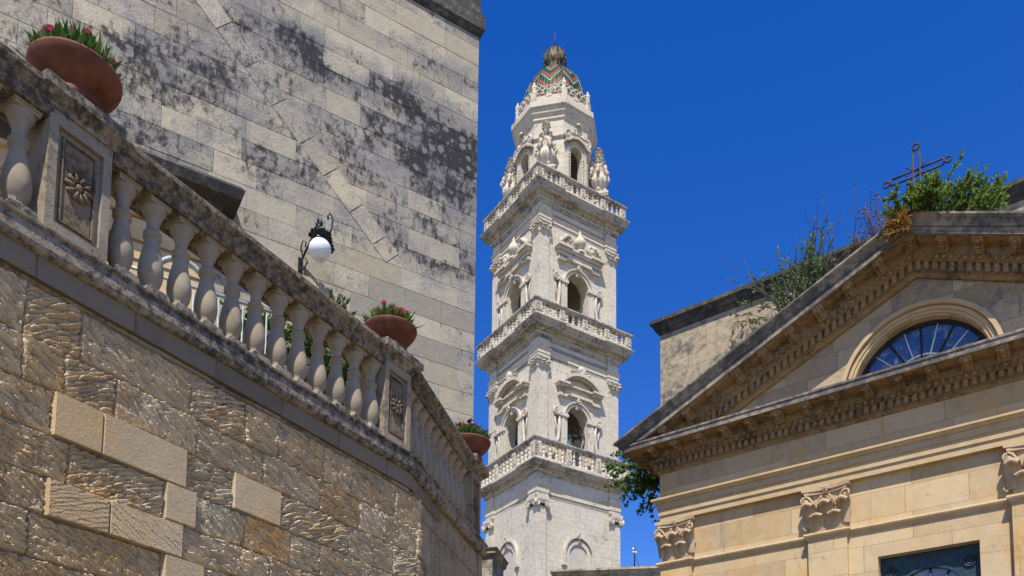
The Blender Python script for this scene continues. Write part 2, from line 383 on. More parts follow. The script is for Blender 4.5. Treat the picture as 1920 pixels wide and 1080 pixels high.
# ------------------------------------------------------------------ ornament helpers
def spiral(mb, c, ax, up, r0, turns, rt, sgn=1, n=22):
    c, ax, up = Vector(c), Vector(ax).normalized(), Vector(up).normalized()
    pts = []; rr = []
    for i in range(n+1):
        t = i/n; a = sgn*(turns*2*math.pi*t) + math.pi/2
        r = r0*(1-t)**.9 + .12*r0
        pts.append(c + ax*(r*math.cos(a)) + up*(r*math.sin(a))); rr.append(rt*(1-.5*t))
    mb.tube(pts, rr, 5)
def leaf(mb, cx, y0, z0, w, h, out, ang=0.0, nx=6):
    # acanthus leaf springing at (cx,y0,z0), curling outwards (towards -y rotated by ang about z)
    prof = [(0, 0), (.10, .22), (.16, .45), (.26, .66), (.45, .84), (.72, .96), (.95, .99), (1.06, .93), (1.02, .84), (.9, .82)]
    wid = [.72, .8, .86, .92, 1.0, 1.0, .88, .74, .6, .45]
    ca, sa = math.cos(ang), math.sin(ang); vs = []
    for (o, z), q in zip(prof, wid):
        for i in range(nx+1):
            x = (i/nx - .5)*2
            oo = out*o - .22*out*x*x*(1-.4*o) + .03*out*(i % 2) + .1*out*(1 - abs(x))
            lx = x*w*.5*q*(1 - .06*(i % 2)); ly = -oo
            zz = z0 + h*z - h*.10*x*x*o
            vs.append((cx + lx*ca - ly*sa, y0 + lx*sa + ly*ca, zz))
    m = nx+1
    mb.add(vs, [(j*m+i, j*m+i+1, (j+1)*m+i+1, (j+1)*m+i) for j in range(len(prof)-1) for i in range(nx)], None, True)
def corinthian(mb, x0, x1, yf, depth, z0, z1, sides=True, corner_side=None):
    """capital on a pilaster x0..x1 with its face at y = yf, depth towards +y"""
    w = x1 - x0; H = z1 - z0; cx = (x0+x1)/2; ab = H*.15
    # bell
    fl = .05*w
    mb.prism([(x0+.02*w, z0), (x1-.02*w, z0), (x1+fl, z1-ab), (x0-fl, z1-ab)], yf+.02*w, yf+depth)
    lw = w*.5
    for c in (x0+w*.25, x0+w*.75): leaf(mb, c, yf, z0, lw*.9, H*.40, w*.22)
    for c in (x0+.02*w, cx, x1-.02*w): leaf(mb, c, yf+.01*w, z0+H*.12, lw*.78, H*.54, w*.30)
    if sides:
        for xs, a in ((x0, -math.pi/2), (x1, math.pi/2)):
            for q in (.28, .75):
                if depth*q > .03*w: leaf(mb, xs, yf+depth*q, z0, min(lw, depth*.5), H*.42, w*.13, a)
    # corner volutes on the diagonal
    for xs, sg in ((x0, -1), (x1, 1)):
        vx = xs + sg*.07*w; vy = yf - .10*w
        for k in (-1, 1):
            spiral(mb, (vx, vy, z1-ab-.145*H), Vector((sg*.8, -.6, 0)) if k > 0 else Vector((sg*.75, -.66, 0)), (0, 0, 1), .12*w, 1.9, .034*w, -1)
        mb.sphere((vx - .03*w*sg, vy+.03*w, z1-ab-.145*H), .075*w, 8, 5)
        mb.tube([(xs - sg*.22*w, yf-.02*w, z0+H*.50), (xs - sg*.14*w, yf-.05*w, z0+H*.66), (xs-sg*.02*w, yf-.09*w, z0+H*.79), (vx, vy-.01*w, z1-ab-.03*H)], [.03*w, .04*w, .045*w, .04*w], 6)
    # inner helices
    for sg in (-1, 1):
        spiral(mb, (cx + sg*.10*w, yf-.10*w, z1-ab-.16*H), (sg, 0, 0), (0, 0, 1), .075*w, 1.6, .026*w, -1)
        mb.tube([(cx + sg*.24*w, yf-.03*w, z0+H*.5), (cx + sg*.19*w, yf-.06*w, z0+H*.68), (cx + sg*.10*w, yf-.10*w, z1-ab-.06*H)], .026*w, 5)
    # abacus with concave front
    n = 9; pts = []
    for i in range(n):
        t = i/(n-1)*2-1
        pts.append((cx + t*(w*.5+.15*w), yf - .17*w + .12*w*(1-t*t)))
    pts += [(x1+.15*w, yf+depth), (x0-.15*w, yf+depth)]
    pin = [(cx + (p[0]-cx)*.9, p[1] + (.035*w if p[1] < yf+.5*depth else 0)) for p in pts]
    mb.prism(pin, z1-ab, z1-ab*.55, 'z'); mb.prism(pts, z1-ab*.55, z1, 'z')
    # fleuron
    for i in range(8):
        a = 2*math.pi*i/8
        mb.sphere((cx + .065*w*math.cos(a), yf - .12*w, z1-ab*.55 + .065*w*math.sin(a)), .042*w, 6, 4, (1, .7, 1))
    mb.sphere((cx, yf - .15*w, z1-ab*.55), .035*w, 6, 4)

def modillion_mb(w=.15, L=.30, h=.15):
    mb = MB()
    prof = [(0, 0), (-L, 0), (-L, -h*.28), (-L*.97, -h*.5), (-L*.86, -h*.62), (-L*.7, -h*.5), (-L*.5, -h*.52), (-L*.3, -h*.8), (-L*.14, -h*1.05), (0, -h*1.05)]
    mb.prism(prof, -w/2, w/2, 'x')
    mb.box(-w*.62, w*.62, -L*1.06, 0, 0, h*.2)
    # acanthus leaf on the underside, scrolls at the sides
    for k in range(5):
        t = k/4
        mb.sphere((0, -L*(.9-.75*t), -h*(.62 + .42*t*(1 if t > .3 else .3))), w*.3, 6, 4, (1.2, .7, .45))
    for sg in (-1, 1):
        spiral(mb, (sg*w*.5, -L*.82, -h*.3), (0, 1, 0), (0, 0, 1), h*.26, 1.5, h*.07, 1, 12)
        spiral(mb, (sg*w*.5, -L*.18, -h*.62), (0, 1, 0), (0, 0, 1), h*.34, 1.5, h*.07, 1, 12)
    for k in range(3):
        mb.box(-w*.4 + k*w*.3, -w*.4 + k*w*.3 + w*.2, -L*1.03, -L*.9, -h*.42, -h*.06)
    return mb

# ------------------------------------------------------------------ ground
g = MB(); g.add([(-900, -200, 0), (900, -200, 0), (900, 2500, 0), (-900, 2500, 0)], [(0, 1, 2, 3)])
g = g.build('ground', M_GROUND); g['kind'] = 'structure'

# ================================================================== BELL TOWER
TW = thing('bell_tower', 'tall pale baroque bell tower with three balustraded balconies and a tiled dome', 'bell tower', (3.137 + .0, 68.08, 0), math.pi/2 - .9906)
TW.rotation_mode = 'XYZ'
def rect(a, b): return [(-a, -b), (a, -b), (a, b), (-a, b)]
def rect_res(a, b, pw, pp):
    """rectangle with corner piers of width pw standing pp proud, counter-clockwise"""
    p = []
    A, B = a + pp, b + pp
    p += [(-A, -B), (-A+pw, -B), (-A+pw, -b), (A-pw, -b), (A-pw, -B), (A, -B)]
    p += [(A, -B+pw), (a, -B+pw), (a, B-pw), (A, B-pw), (A, B)]
    p += [(A-pw, B), (A-pw, b), (-A+pw, b), (-A+pw, B), (-A, B)]
    p += [(-A, B-pw), (-a, B-pw), (-a, -B+pw), (-A, -B+pw)]
    return p
PP = .16; PW = 1.12
ST = [dict(a=4.18, b=3.71), dict(a=4.07, b=3.61), dict(a=3.94, b=3.50)]
def side_M(k, a, b):
    # frame of a face: local x along it, y into the tower, z up; k=0 right face (-y), 1 left face (-x), 2 back (+y), 3 (+x)
    rot = (0, -math.pi/2, math.pi, math.pi/2)[k]
    return Matrix.Rotation(rot, 4, 'Z') @ Matrix.Translation((0, -(b if k % 2 == 0 else a), 0))
def half(k, a, b): return a if k % 2 == 0 else b

def tower_walls(name, st, z0, z1, win, th=.95, holes=True):
    a, b = st['a'] - PP, st['b'] - PP
    mb = MB()
    for k in range(4):
        h = half(k, a, b); mb.M = side_M(k, a, b)
        hh = h if k % 2 == 0 else h - th
        if holes:
            cx, w, zs, zsp = win
            mb.plate([(-hh, z0), (hh, z0), (hh, z1), (-hh, z1)], [arch(cx, w, zs, zsp)], 0, th)
        else: mb.box(-hh, hh, 0, th, z0, z1)
    mb.M = Matrix.Identity(4)
    mb.box(-a+.1, a-.1, -b+.1, b-.1, z1-.35, z1-.02)      # floor slab above
    return mb.build(name, M_TOWER, TW)

def piers(st, z0, z1, cap0, cap1, kind):
    a, b = st['a'], st['b']
    out = []
    for i, (sx_, sy_) in enumerate(((-1, -1), (1, -1), (-1, 1), (1, 1))):
        mb = MB()
        x0, x1 = sorted((sx_*a, sx_*(a-PW+PP))); y0, y1 = sorted((sy_*b, sy_*(b-PW+PP)))
        mb.box(x0, x1, y0, y1, z0, z1)
        p = mb.build('corner_pier', M_TOWER, TW)
        cb = MB(); d = PW-PP
        for k in range(4):
            # capital face on every side that shows outside
            show = (k == 0 and sy_ < 0) or (k == 1 and sx_ < 0) or (k == 2 and sy_ > 0) or (k == 3 and sx_ > 0)
            if not show: continue
            cb.M = side_M(k, a, b)
            c = {0: (x0+x1)/2, 1: -(y0+y1)/2, 2: -(x0+x1)/2, 3: (y0+y1)/2}[k]
            if kind == 'c': corinthian(cb, c-d/2, c+d/2, 0, d, cap0, cap1, sides=False)
            else:
                H = cap1-cap0
                cb.box(c-d*.56, c+d*.56, -.10, d*.9, cap0+H*.36, cap0+H*.62)
                for sg in (-1, 1):
                    spiral(cb, (c+sg*d*.5, -.16, cap0+H*.36), (sg, 0, 0), (0, 0, 1), H*.27, 2, H*.08, -1)
                    cb.lathe([(H*.12, -.06), (H*.24, -.05), (H*.24, .05), (H*.2, .4)], 10, (0, 0, 0)) if False else None
                    cb.sphere((c+sg*d*.5, -.04, cap0+H*.36), H*.26, 8, 6, (1, .7, 1))
                for q in (-.25, 0, .25): cb.sphere((c+q*d, -.12, cap0+H*.44), d*.11, 6, 5)
                cb.tube([(c-d*.5, -.17, cap0+H*.66), (c, -.17, cap0+H*.58), (c+d*.5, -.17, cap0+H*.66)], H*.06, 5)
                cb.prism([(c-d*.55, cap0+H*.7), (c+d*.55, cap0+H*.7), (c+d*.66, cap1), (c-d*.66, cap1)], -.2, d*.9)
        cb.build('capital', M_TTRIM, p)
    return out

def entab(st, zb, zf, zc, ztop, hw):
    """architrave from zb, frieze to zf, cornice to ztop, corona half width hw (of the a side)"""
    a, b = st['a'], st['b']
    path = rect_res(a-PP, b-PP, PW, PP)
    o = hw - a
    mb = MB()
    mb.sweep([(-.3, zb), (.0, zb), (.0, zb+(zf-zb)*.18), (.04, zb+(zf-zb)*.19), (.04, zb+(zf-zb)*.38), (.12, zb+(zf-zb)*.46), (.16, zb+(zf-zb)*.5), (.0, zb+(zf-zb)*.54), (.0, zf), (-.3, zf)], path, True)
    mb.build('entablature', M_TTRIM, TW)
    H = ztop - zf
    mb = MB()
    mb.sweep([(-.3, zf), (.05, zf), (.14, zf+.12*H), (.14, zf+.36*H), (.22, zf+.40*H), (.30, zf+.52*H), (o*.72, zf+.55*H), (o*.74, zf+.72*H), (o*.8, zf+.74*H), (o*.86, zf+.8*H), (o*.97, zf+.95*H), (o, zf+.96*H), (o, ztop), (-.5, ztop)], path, True)
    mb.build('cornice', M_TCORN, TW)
    # egg band under the corona
    mb = MB(); zz = zf + .26*H
    mb.sweep([(.10, zz-.06), (.165, zz-.06), (.165, zz+.06), (.10, zz+.06)], path, True)
    for k in (0, 1):
        h = half(k, a, b); mb.M = side_M(k, a, b); n = int(2*h/.27)
        for i in range(n+1):
            x = -h + 2*h*i/n
            inp = abs(x) > h - PW
            mb.sphere((x, -.17 if inp else -.17+PP, zz), .105, 6, 4, (.9, .9, 1.1))
    mb.build('egg_band', M_TTRIM, TW)

# balustrades of the tower, one balcony = base, rail, panels, balusters
tb_mesh = {}
def tower_baluster(h):
    key = round(h, 2)
    if key not in tb_mesh:
        mb = MB()
        pr = [(.16, 0), (.16, .07), (.08, .1), (.15, .22), (.165, .3), (.09, .42), (.075, .47), (.13, .52), (.15, .58), (.085, .7), (.06, .86), (.11, .9), (.14, .93), (.14, 1)]
        mb.lathe([(r*.92, z*h) for r, z in pr], 10)
        tb_mesh[key] = mb
    return tb_mesh[key]
def balcony(hw, asp, z0, z1, npan, nbal):
    a, b = hw, hw*asp + (hw - hw)   # half sizes
    b = hw - (4.18 - 3.71)
    mb = MB(); zb0 = z0; zr = z1 - .30; zb = z0 + .30
    mb.sweep([(-.30, z0), (.0, z0), (.0, z0+.22), (-.04, zb), (-.30, zb), (-.30, z0)], rect(a, b), True)
    bal = mb.build('balcony', M_TTRIM, TW)
    mb = MB()
    mb.sweep([(-.36, zr), (.0, zr), (.05, zr+.08), (.05, zr+.14), (.10, zr+.2), (.10, z1), (-.36, z1), (-.36, zr)], rect(a, b), True)
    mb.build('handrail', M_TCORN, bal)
    src = tower_baluster(zr - zb); me = None
    for k in range(4):
        h = half(k, a, b); M = side_M(k, a, b)
        pw = .62; step = (2*h - pw)/(npan-1)
        for i in range(npan):
            x = -h + pw/2 + i*step; m = MB(); m.M = M
            ww = pw/2 if i in (0, npan-1) else pw/2*.8
            m.box(x-ww, x+ww, .0 if k % 2 == 0 else .002, .28, zb, zr)
            if k < 2:
                hh = zr - zb; zc = (zb+zr)/2
                for sg in (-1, 1):
                    spiral(m, (x, -.01, zc + sg*hh*.21), (1, 0, 0), (0, 0, sg), ww*.48, 1.3, .04, sg, 10)
                    for q in (-1, 1): m.sphere((x+q*ww*.55, -.005, zc+sg*hh*.34), .06, 5, 4)
                m.sphere((x, -.01, zc), .08, 6, 4)
            m.build('panel', M_TTRIM, bal)
            if k < 2 and i < npan-1:
                gap0, gap1 = x + ww, -h + pw/2 + (i+1)*step - (pw/2 if i+1 == npan-1 else pw/2*.8)
                for q in range(nbal):
                    bx = gap0 + (gap1-gap0)*(q+.5)/nbal
                    if me is None:
                        o = src.build('baluster', M_TTRIM, bal); me = o.data
                    else:
                        o = bpy.data.objects.new('baluster', me); COL.objects.link(o); o.parent = bal
                    o.location = M @ Vector((bx, .15, zb))
    return bal

# ---- stage walls
tower_walls('base_wall', ST[0], 0, 27.1, None, holes=False)
tower_walls('belfry_wall', ST[1], 28.3, 38.6, (-.13, 1.04, 29.0, 33.25))
tower_walls('belfry_wall', ST[2], 39.9, 49.9, (-.06, 1.09, 40.4, 44.5))
piers(ST[0], 0, 25.35, 25.2, 26.15, 'i')
piers(ST[1], 28.5, 36.4, 36.4, 37.45, 'c')
piers(ST[2], 40.1, 47.7, 47.7, 48.85, 'c')
entab(ST[0], 26.15, 27.95, 28.2, 28.72, 4.92)
entab(ST[1], 37.45, 38.95, 39.4, 40.2, 5.02)
entab(ST[2], 48.85, 50.3, 50.6, 51.62, 4.80)
balcony(4.75, .888, 28.72, 30.5, 4, 4)
balcony(4.84, .888, 40.2, 41.6, 5, 3)
balcony(4.53, .888, 51.62, 53.0, 5, 3)

# ---- blind windows of the lowest stage, belfry window dressings on the two faces that show (and their twins behind)
for k in range(2):
    a, b = ST[0]['a']-PP, ST[0]['b']-PP
    m = MB(); m.M = side_M(k, a, b); cx = -.07 if k == 0 else -.35
    inn, out = arch(cx, .88, 15, 22.1), arch(cx, 1.22, 15, 22.1)
    m.strip(inn, out, -.14, .0)
    m.strip(arch(cx, 1.3, 21.3, 22.1, r=1.38), arch(cx, 1.46, 21.3, 22.1, r=1.6), -.26, .0)
    for sg in (-1, 1):
        m.box(cx+sg*1.4-.2, cx+sg*1.4+.2, -.26, 0, 21.1, 21.32)
    spiral(m, (cx, -.28, 23.62), (1, 0, 0), (0, 0, 1), .24, 1.5, .08)
    m.box(cx-.14, cx+.14, -.2, 0, 23.1, 23.75)
    fr = m.build('blind_window', M_TTRIM, TW)
    m = MB(); m.M = side_M(k, a, b)
    m.prism(arch(cx, .88, 15, 22.1), -.03, .0)
    m.build('blind_panel', stone('pale_render', (.52, .46, .38), (.60, .53, .43), dark=(.2, .18, .15), scale=2, lichen=.3, top=0, streak=.2, bumpd=.01) if k == 0 else bpy.data.materials['pale_render'], fr)

def dressing(st, k, cx, w, zs, zsp, style, hood):
    a, b = st['a']-PP, st['b']-PP
    m = MB(); m.M = side_M(k, a, b)
    m.strip(arch(cx, w+.0, zs, zsp), arch(cx, w+.26, zs, zsp), -.14, .0)
    m.strip(arch(cx, w+.26, zsp, zsp), arch(cx, w+.36, zsp, zsp), -.24, .0)
    for sg in (-1, 1):          # imposts, jamb strips
        m.box(cx+sg*(w+.35)-.42, cx+sg*(w+.35)+.42, -.26, .0, zsp-.12, zsp+.12)
        m.box(cx+sg*(w+.42)-.16, cx+sg*(w+.42)+.16, -.18, .0, zs, zsp-.12)
        # scroll console leaning on the jamb
        x = cx+sg*(w+1.05)
        spiral(m, (x, -.2, zsp+.12), (sg, 0, 0), (0, 0, 1), .30, 1.8, .10, -1)
        m.sphere((x, -.08, zsp+.12), .25, 8, 5, (1, .7, 1))
        m.tube([(x-sg*.25, -.1, zsp-.1), (x-sg*.32, -.1, zsp-1.0), (x-sg*.2, -.1, zsp-2.0), (x+sg*.15, -.1, zsp-3.0), (x+sg*.3, -.1, zsp-3.7)], [.12, .12, .13, .13, .1], 6)
        m.tube([(x+sg*.22, -.08, zsp), (x+sg*.05, -.08, zsp-.9), (x+sg*.05, -.08, zsp-1.6)], .07, 5)
    leaf(m, cx, -.12, zsp+w-.22, .5, .62, .3)
    spiral(m, (cx, -.38, zsp+w+.3), (1, 0, 0), (0, 0, 1), .22, 1.5, .08)
    win = m.build('belfry_window', M_TTRIM, TW)
    m = MB(); m.M = side_M(k, a, b)
    h0, h1, zb, zt = hood
    L = (h1-h0)/2; hc = (h0+h1)/2
    # lower string under the hood with ears
    pz = zb - .95
    pts = [(h0+.25, pz), (h0+.95, pz), (h0+1.15, pz+.2), (h1-1.15, pz+.2), (h1-.95, pz), (h1-.25, pz)]
    m.strip(pts, [(p[0], p[1]+.22) for p in pts], -.3, 0)
    for x0, x1 in ((h0+.35, h0+1.0), (h1-1.0, h1-.35)):
        for q in range(4): m.box(x0+q*.16, x0+q*.16+.1, -.16, 0, pz+.3, zb-.1)
    if style == 'segment':
        n = 16; arcp = []; low = []
        for i in range(n+1):
            t = i/n*2-1
            arcp.append((hc + t*L*.84, zb + .12 + (zt-zb-.1)*(1-t*t)**.8))
        inner = [(p[0], p[1]-.28) for p in arcp]
        m.strip(inner, arcp, -.62, 0)
        m.strip([(p[0], p[1]-.12) for p in inner], inner, -.36, 0)
        for x0, x1 in ((h0, h0+1.1), (h1-1.1, h1)):
            m.box(x0, x1, -.6, 0, zb-.02, zb+.16); m.box(x0+.07, x1-.07, -.45, 0, zb-.22, zb-.02)
        m.box(h0+1.1, h1-1.1, -.34, 0, zb-.02, zb+.12)
        # shell on the crown
        for i in range(7):
            t = math.pi*(i+.5)/7
            m.tube([(hc, -.4, zt+.05), (hc+.42*math.cos(t), -.5, zt+.1+.55*math.sin(t))], [.05, .11], 6)
        m.sphere((hc, -.5, zt+.05), .15, 6, 4)
        for sg in (-1, 1): leaf(m, hc+sg*.75, -.25, zt-.35, .5, .5, .25)
    else:
        m.box(h0, h0+1.35, -.68, 0, zb+.0, zb+.2); m.box(h1-1.35, h1, -.68, 0, zb, zb+.2)
        m.box(h0+1.35, h1-1.35, -.5, 0, zb+.0, zb+.2)
        m.box(h0+.08, h1-.08, -.42, 0, zb-.2, zb); m.box(h0+.2, h1-.2, -.25, 0, zb-.5, zb-.2)
        for sg in (-1, 1):      # broken volutes lying on the hood
            x = hc + sg*L*.62
            spiral(m, (x - sg*.25, -.35, zb+.68), (-sg, 0, 0), (0, 0, 1), .40, 1.4, .17, -1, 16)
            m.sphere((x - sg*.25, -.3, zb+.68), .33, 8, 5, (1, .8, 1))
            m.tube([(x-sg*.35, -.35, zb+1.0), (x+sg*.05, -.35, zb+1.0), (x+sg*.42, -.35, zb+.66), (x+sg*.66, -.35, zb+.32)], [.22, .24, .2, .14], 7)
            for q in range(4): m.sphere((x+sg*(.0+.2*q), -.55, zb+.95-.2*q), .13, 5, 4)
        m.lathe([(.34, 0), (.34, .12), (.14, .2), (.2, .3), (.46, .62), (.48, .9), (.34, 1.2), (.16, 1.42), (.2, 1.5), (.1, 1.62), (.12, 1.72), (.02, 1.95)], 16, (hc, -.3, zb+.2), flute=8, fdep=.06)
    m.build('window_hood', M_TTRIM, win)
for k in range(2):
    dressing(ST[1], k, -.13 if k == 0 else -.2, 1.04, 29.0, 33.25, 'segment', (-2.3, 2.3, 35.72, 36.9))
    dressing(ST[2], k, -.06 if k == 0 else -.2, 1.09, 40.4, 44.5, 'broken', (-2.35, 2.35, 47.15, 48.6))

# ---- octagon
def octa(r): return [(r/math.cos(math.pi/8)*math.cos(R_(45*i - 112.5)), r/math.cos(math.pi/8)*math.sin(R_(45*i - 112.5))) for i in range(8)]
AP = 3.0; WF = AP*math.tan(math.pi/8)
m = MB()
for i in range(8):
    m.M = Matrix.Rotation(R_(45*i), 4, 'Z') @ Matrix.Translation((0, -AP, 0))
    out = [(-WF, 51.5), (WF, 51.5), (WF, 59.6), (-WF, 59.6)]
    if i % 2 == 0: m.plate(out, [arch(.0, .60, 52.4, 56.35)], 0, .55)
    else: m.box(-WF, WF, 0, .55, 51.5, 59.6)
m.M = Matrix.Identity(4); m.prism(octa(AP-.1), 59.2, 59.55, 'z'); m.prism(octa(AP-.1), 51.45, 51.6, 'z')
m.build('lantern_wall', M_TOWER, TW)
m = MB(); m.sweep([(-.2, 57.35), (.02, 57.35), (.16, 57.5), (.16, 57.62), (.02, 57.7), (-.2, 57.7)], octa(AP), True)
m.sweep([(-.2, 59.0), (.02, 59.0), (.12, 59.15), (.12, 59.4), (.3, 59.6), (.36, 59.95), (.52, 60.05), (.52, 60.5), (.3, 60.55), (-.4, 60.6)], octa(AP), True)
m.build('lantern_cornice', M_TTRIM, TW)
for i in (0, 6, 2, 4):
    m = MB(); m.M = Matrix.Rotation(R_(45*i), 4, 'Z') @ Matrix.Translation((0, -AP, 0))
    m.strip(arch(0, .60, 52.0, 56.35), arch(0, .88, 52.0, 56.35), -.12, 0)
    m.strip(arch(0, .88, 52.0, 56.35), arch(0, .98, 52.0, 56.35), -.2, 0)
    q = 0
    for t in range(14):
        for sg in (-1, 1): m.sphere((sg*.74, -.14, 52.6+t*.27), .07, 5, 4)
    # curved hood with volutes and crest
    hp = [(-1.25, 56.9), (-.95, 57.0), (-.6, 57.32), (0, 57.5), (.6, 57.32), (.95, 57.0), (1.25, 56.9)]
    m.strip(hp, [(p[0], p[1]+.2) for p in hp], -.42, 0)
    for sg in (-1, 1):
        spiral(m, (sg*.95, -.3, 57.5), (sg, 0, 0), (0, 0, 1), .36, 1.6, .13, -1)
        m.sphere((sg*.95, -.12, 57.5), .28, 8, 5)
        spiral(m, (sg*.36, -.3, 58.05), (-sg, 0, 0), (0, 0, 1), .26, 1.4, .1, -1)
        m.tube([(sg*.95, -.3, 57.85), (sg*.6, -.32, 57.75), (sg*.36, -.3, 58.0)], .12, 6)
    leaf(m, 0, -.2, 57.7, .7, 1.1, .35)
    m.build('lantern_window', M_TTRIM, TW)
# crest above the octagon
m = MB(); m.sweep([(-.25, 60.5), (.12, 60.5), (.12, 60.75), (0, 60.8), (0, 61.3), (-.25, 61.3), (-.25, 60.5)], octa(AP+.08), True)
for i in range(8):
    m.M = Matrix.Rotation(R_(45*i), 4, 'Z') @ Matrix.Translation((0, -AP-.06, 0))
    n = 5
    for q in range(n):
        x = -WF*.84 + 2*WF*.84*q/(n-1)
        m.tube([(x-.24, .06, 61.25), (x, .0, 61.7), (x+.24, .06, 61.25)], [.08, .10, .08], 5)
        m.sphere((x, .0, 61.72), .13, 6, 4); m.tube([(x-.2, -.02, 61.5), (x+.2, -.02, 61.5)], .06, 5)
        m.tube([(x+.2*math.cos(6.283*q2/10), 0, 61.98+.2*math.sin(6.283*q2/10)) for q2 in range(11)], .065, 5)
    m.box(-.22, .22, -.05, .25, 61.2, 61.5)
    m.M = Matrix.Rotation(R_(45*i+22.5), 4, 'Z') @ Matrix.Translation((0, -(AP+.1)/math.cos(math.pi/8), 0))
    m.box(-.24, .24, -.08, .3, 60.6, 61.6)
    m.lathe([(.2, 0), (.22, .15), (.12, .25), (.24, .45), (.2, .7), (.06, .9), (.1, 1.0), (.02, 1.1)], 8, (0, .1, 61.6))
m.build('crest_parapet', M_TTRIM, TW)
# tiled dome, ribs, onion finial, spike
dp = [(2.85, 60.6), (2.85, 61.6), (2.78, 62.4), (2.64, 63.2), (2.42, 63.95), (2.12, 64.65), (1.76, 65.2), (1.34, 65.65), (.85, 66.0), (.6, 66.15)]
m = MB(); m.lathe(dp, 32, smooth=False)
dome = m.build('tiled_dome', M_TILE, TW)
m = MB()
for i in range(8):
    a = R_(45*i + 22.5)
    m.tube([(r*1.012*math.cos(a), r*1.012*math.sin(a), z+.02) for r, z in dp], .055, 5)
    for (r, z) in dp[2:-1]:
        m.tube([(r*1.0*math.cos(a), r*math.sin(a), z), (r*1.07*math.cos(a), r*1.07*math.sin(a), z+.06)], .03, 4)
m.build('dome_rib', M_RIB, dome)
m = MB(); m.lathe([(.62, 66.1), (.74, 66.25), (.70, 66.32), (.9, 66.6), (1.02, 66.95), (1.03, 67.3), (.92, 67.7), (.66, 68.05), (.34, 68.28), (.12, 68.4), (.05, 68.45)], 24, smooth=True)
on = m.build('onion_finial', M_TILE, TW)
m = MB()
for i in range(8):
    a = R_(45*i + 22.5)
    for (r, z) in ((.9, 66.6), (1.02, 66.95), (1.03, 67.3), (.92, 67.7), (.66, 68.05), (.34, 68.28)):
        m.tube([(r*math.cos(a), r*math.sin(a), z), (r*1.1*math.cos(a), r*1.1*math.sin(a), z+.05)], .04, 4)
m.build('tile_hook', M_RIB, on)
m = MB(); m.tube([(0, 0, 68.3), (0, 0, 70.0)], [.07, .035], 6)
for q in range(9): m.tube([(0, 0, 68.7+q*.15), (.09*(-1)**q, .04, 68.74+q*.15)], .015, 4)
m.build('spike', M_RUST, TW)
# lightning rods at the balcony corners
for hw, z in ((4.84, 41.6), (4.53, 53.0)):
    for sx_, sy_ in ((1, -1), (-1, 1)):
        m = MB(); x, y = sx_*hw, sy_*(hw-.47)
        m.tube([(x, y, z-.3), (x + sx_*.15, y+sy_*.15, z+.4), (x+sx_*.5, y+sy_*.4, z+1.5)], .014, 4)
        m.build('lightning_rod', M_IRON, TW)
# flaming urns in front of the diagonal faces of the octagon
def urn_mb():
    m = MB()
    m.box(-.75, .75, -.75, .75, 0, .55); m.box(-.92, .92, -.92, .92, .55, .72); m.box(-.8, .8, -.8, .8, .72, .86)
    for sd in range(4):
        m.M = Matrix.Rotation(math.pi/2*sd, 4, 'Z')
        for q in range(9): m.box(-.86+q*.2, -.74+q*.2, -.89, -.8, .38, .55)
    m.M = Matrix.Identity(4)
    m.lathe([(.62, .86), (.62, 1.0), (.4, 1.1), (.34, 1.25), (.44, 1.42), (.70, 1.75), (.77, 2.05), (.70, 2.3), (.52, 2.5), (.48, 2.8), (.54, 3.0), (.50, 3.15), (.62, 3.25), (.5, 3.4), (.3, 3.6)], 48, flute=12, fdep=.09)
    for a in range(6):
        t = 2*math.pi*a/6
        m.sphere((.64*math.cos(t), .64*math.sin(t), 1.12), .17, 6, 4)
        m.tube([(.6*math.cos(t), .6*math.sin(t), 2.55), (.86*math.cos(t), .86*math.sin(t), 2.75), (.95*math.cos(t), .95*math.sin(t), 2.5), (.86*math.cos(t), .86*math.sin(t), 2.2)], [.1, .14, .15, .1], 6)
        m.sphere((.7*math.cos(t), .7*math.sin(t), 2.95), .2, 6, 4, (1, 1, 1.4))
    rnd = random.Random(4)
    for q in range(60):
        z = 3.2 + 1.55*rnd.random()**1.1; r = .62*(1 - (z-3.2)/1.75)**.8; t = rnd.random()*6.28
        leaf(m, r*math.cos(t)*.8, r*math.sin(t)*.8, z-.2, .26, .34, .2, t+math.pi/2)
    m.sphere((0, 0, 4.75), .14, 6, 4)
    return m
um = None
for (x, y, rz) in ((-2.55, -2.35, R_(-45)), (2.85, -2.55, R_(45)), (-2.75, 2.55, R_(45)), (2.75, 2.55, R_(45))):
    if um is None: o = urn_mb().build('urn', M_TTRIM, TW); um = o.data
    else:
        o = bpy.data.objects.new('urn', um); COL.objects.link(o); o.parent = TW
    o.location = (x, y, 53.25); o.rotation_euler = (0, 0, rz); o.scale = (.95, .95, 1.08)
    pl = MB(); pl.box(x-.6, x+.6, y-.6, y+.6, 51.62, 53.25); pl.build('urn_plinth', M_TTRIM, TW)

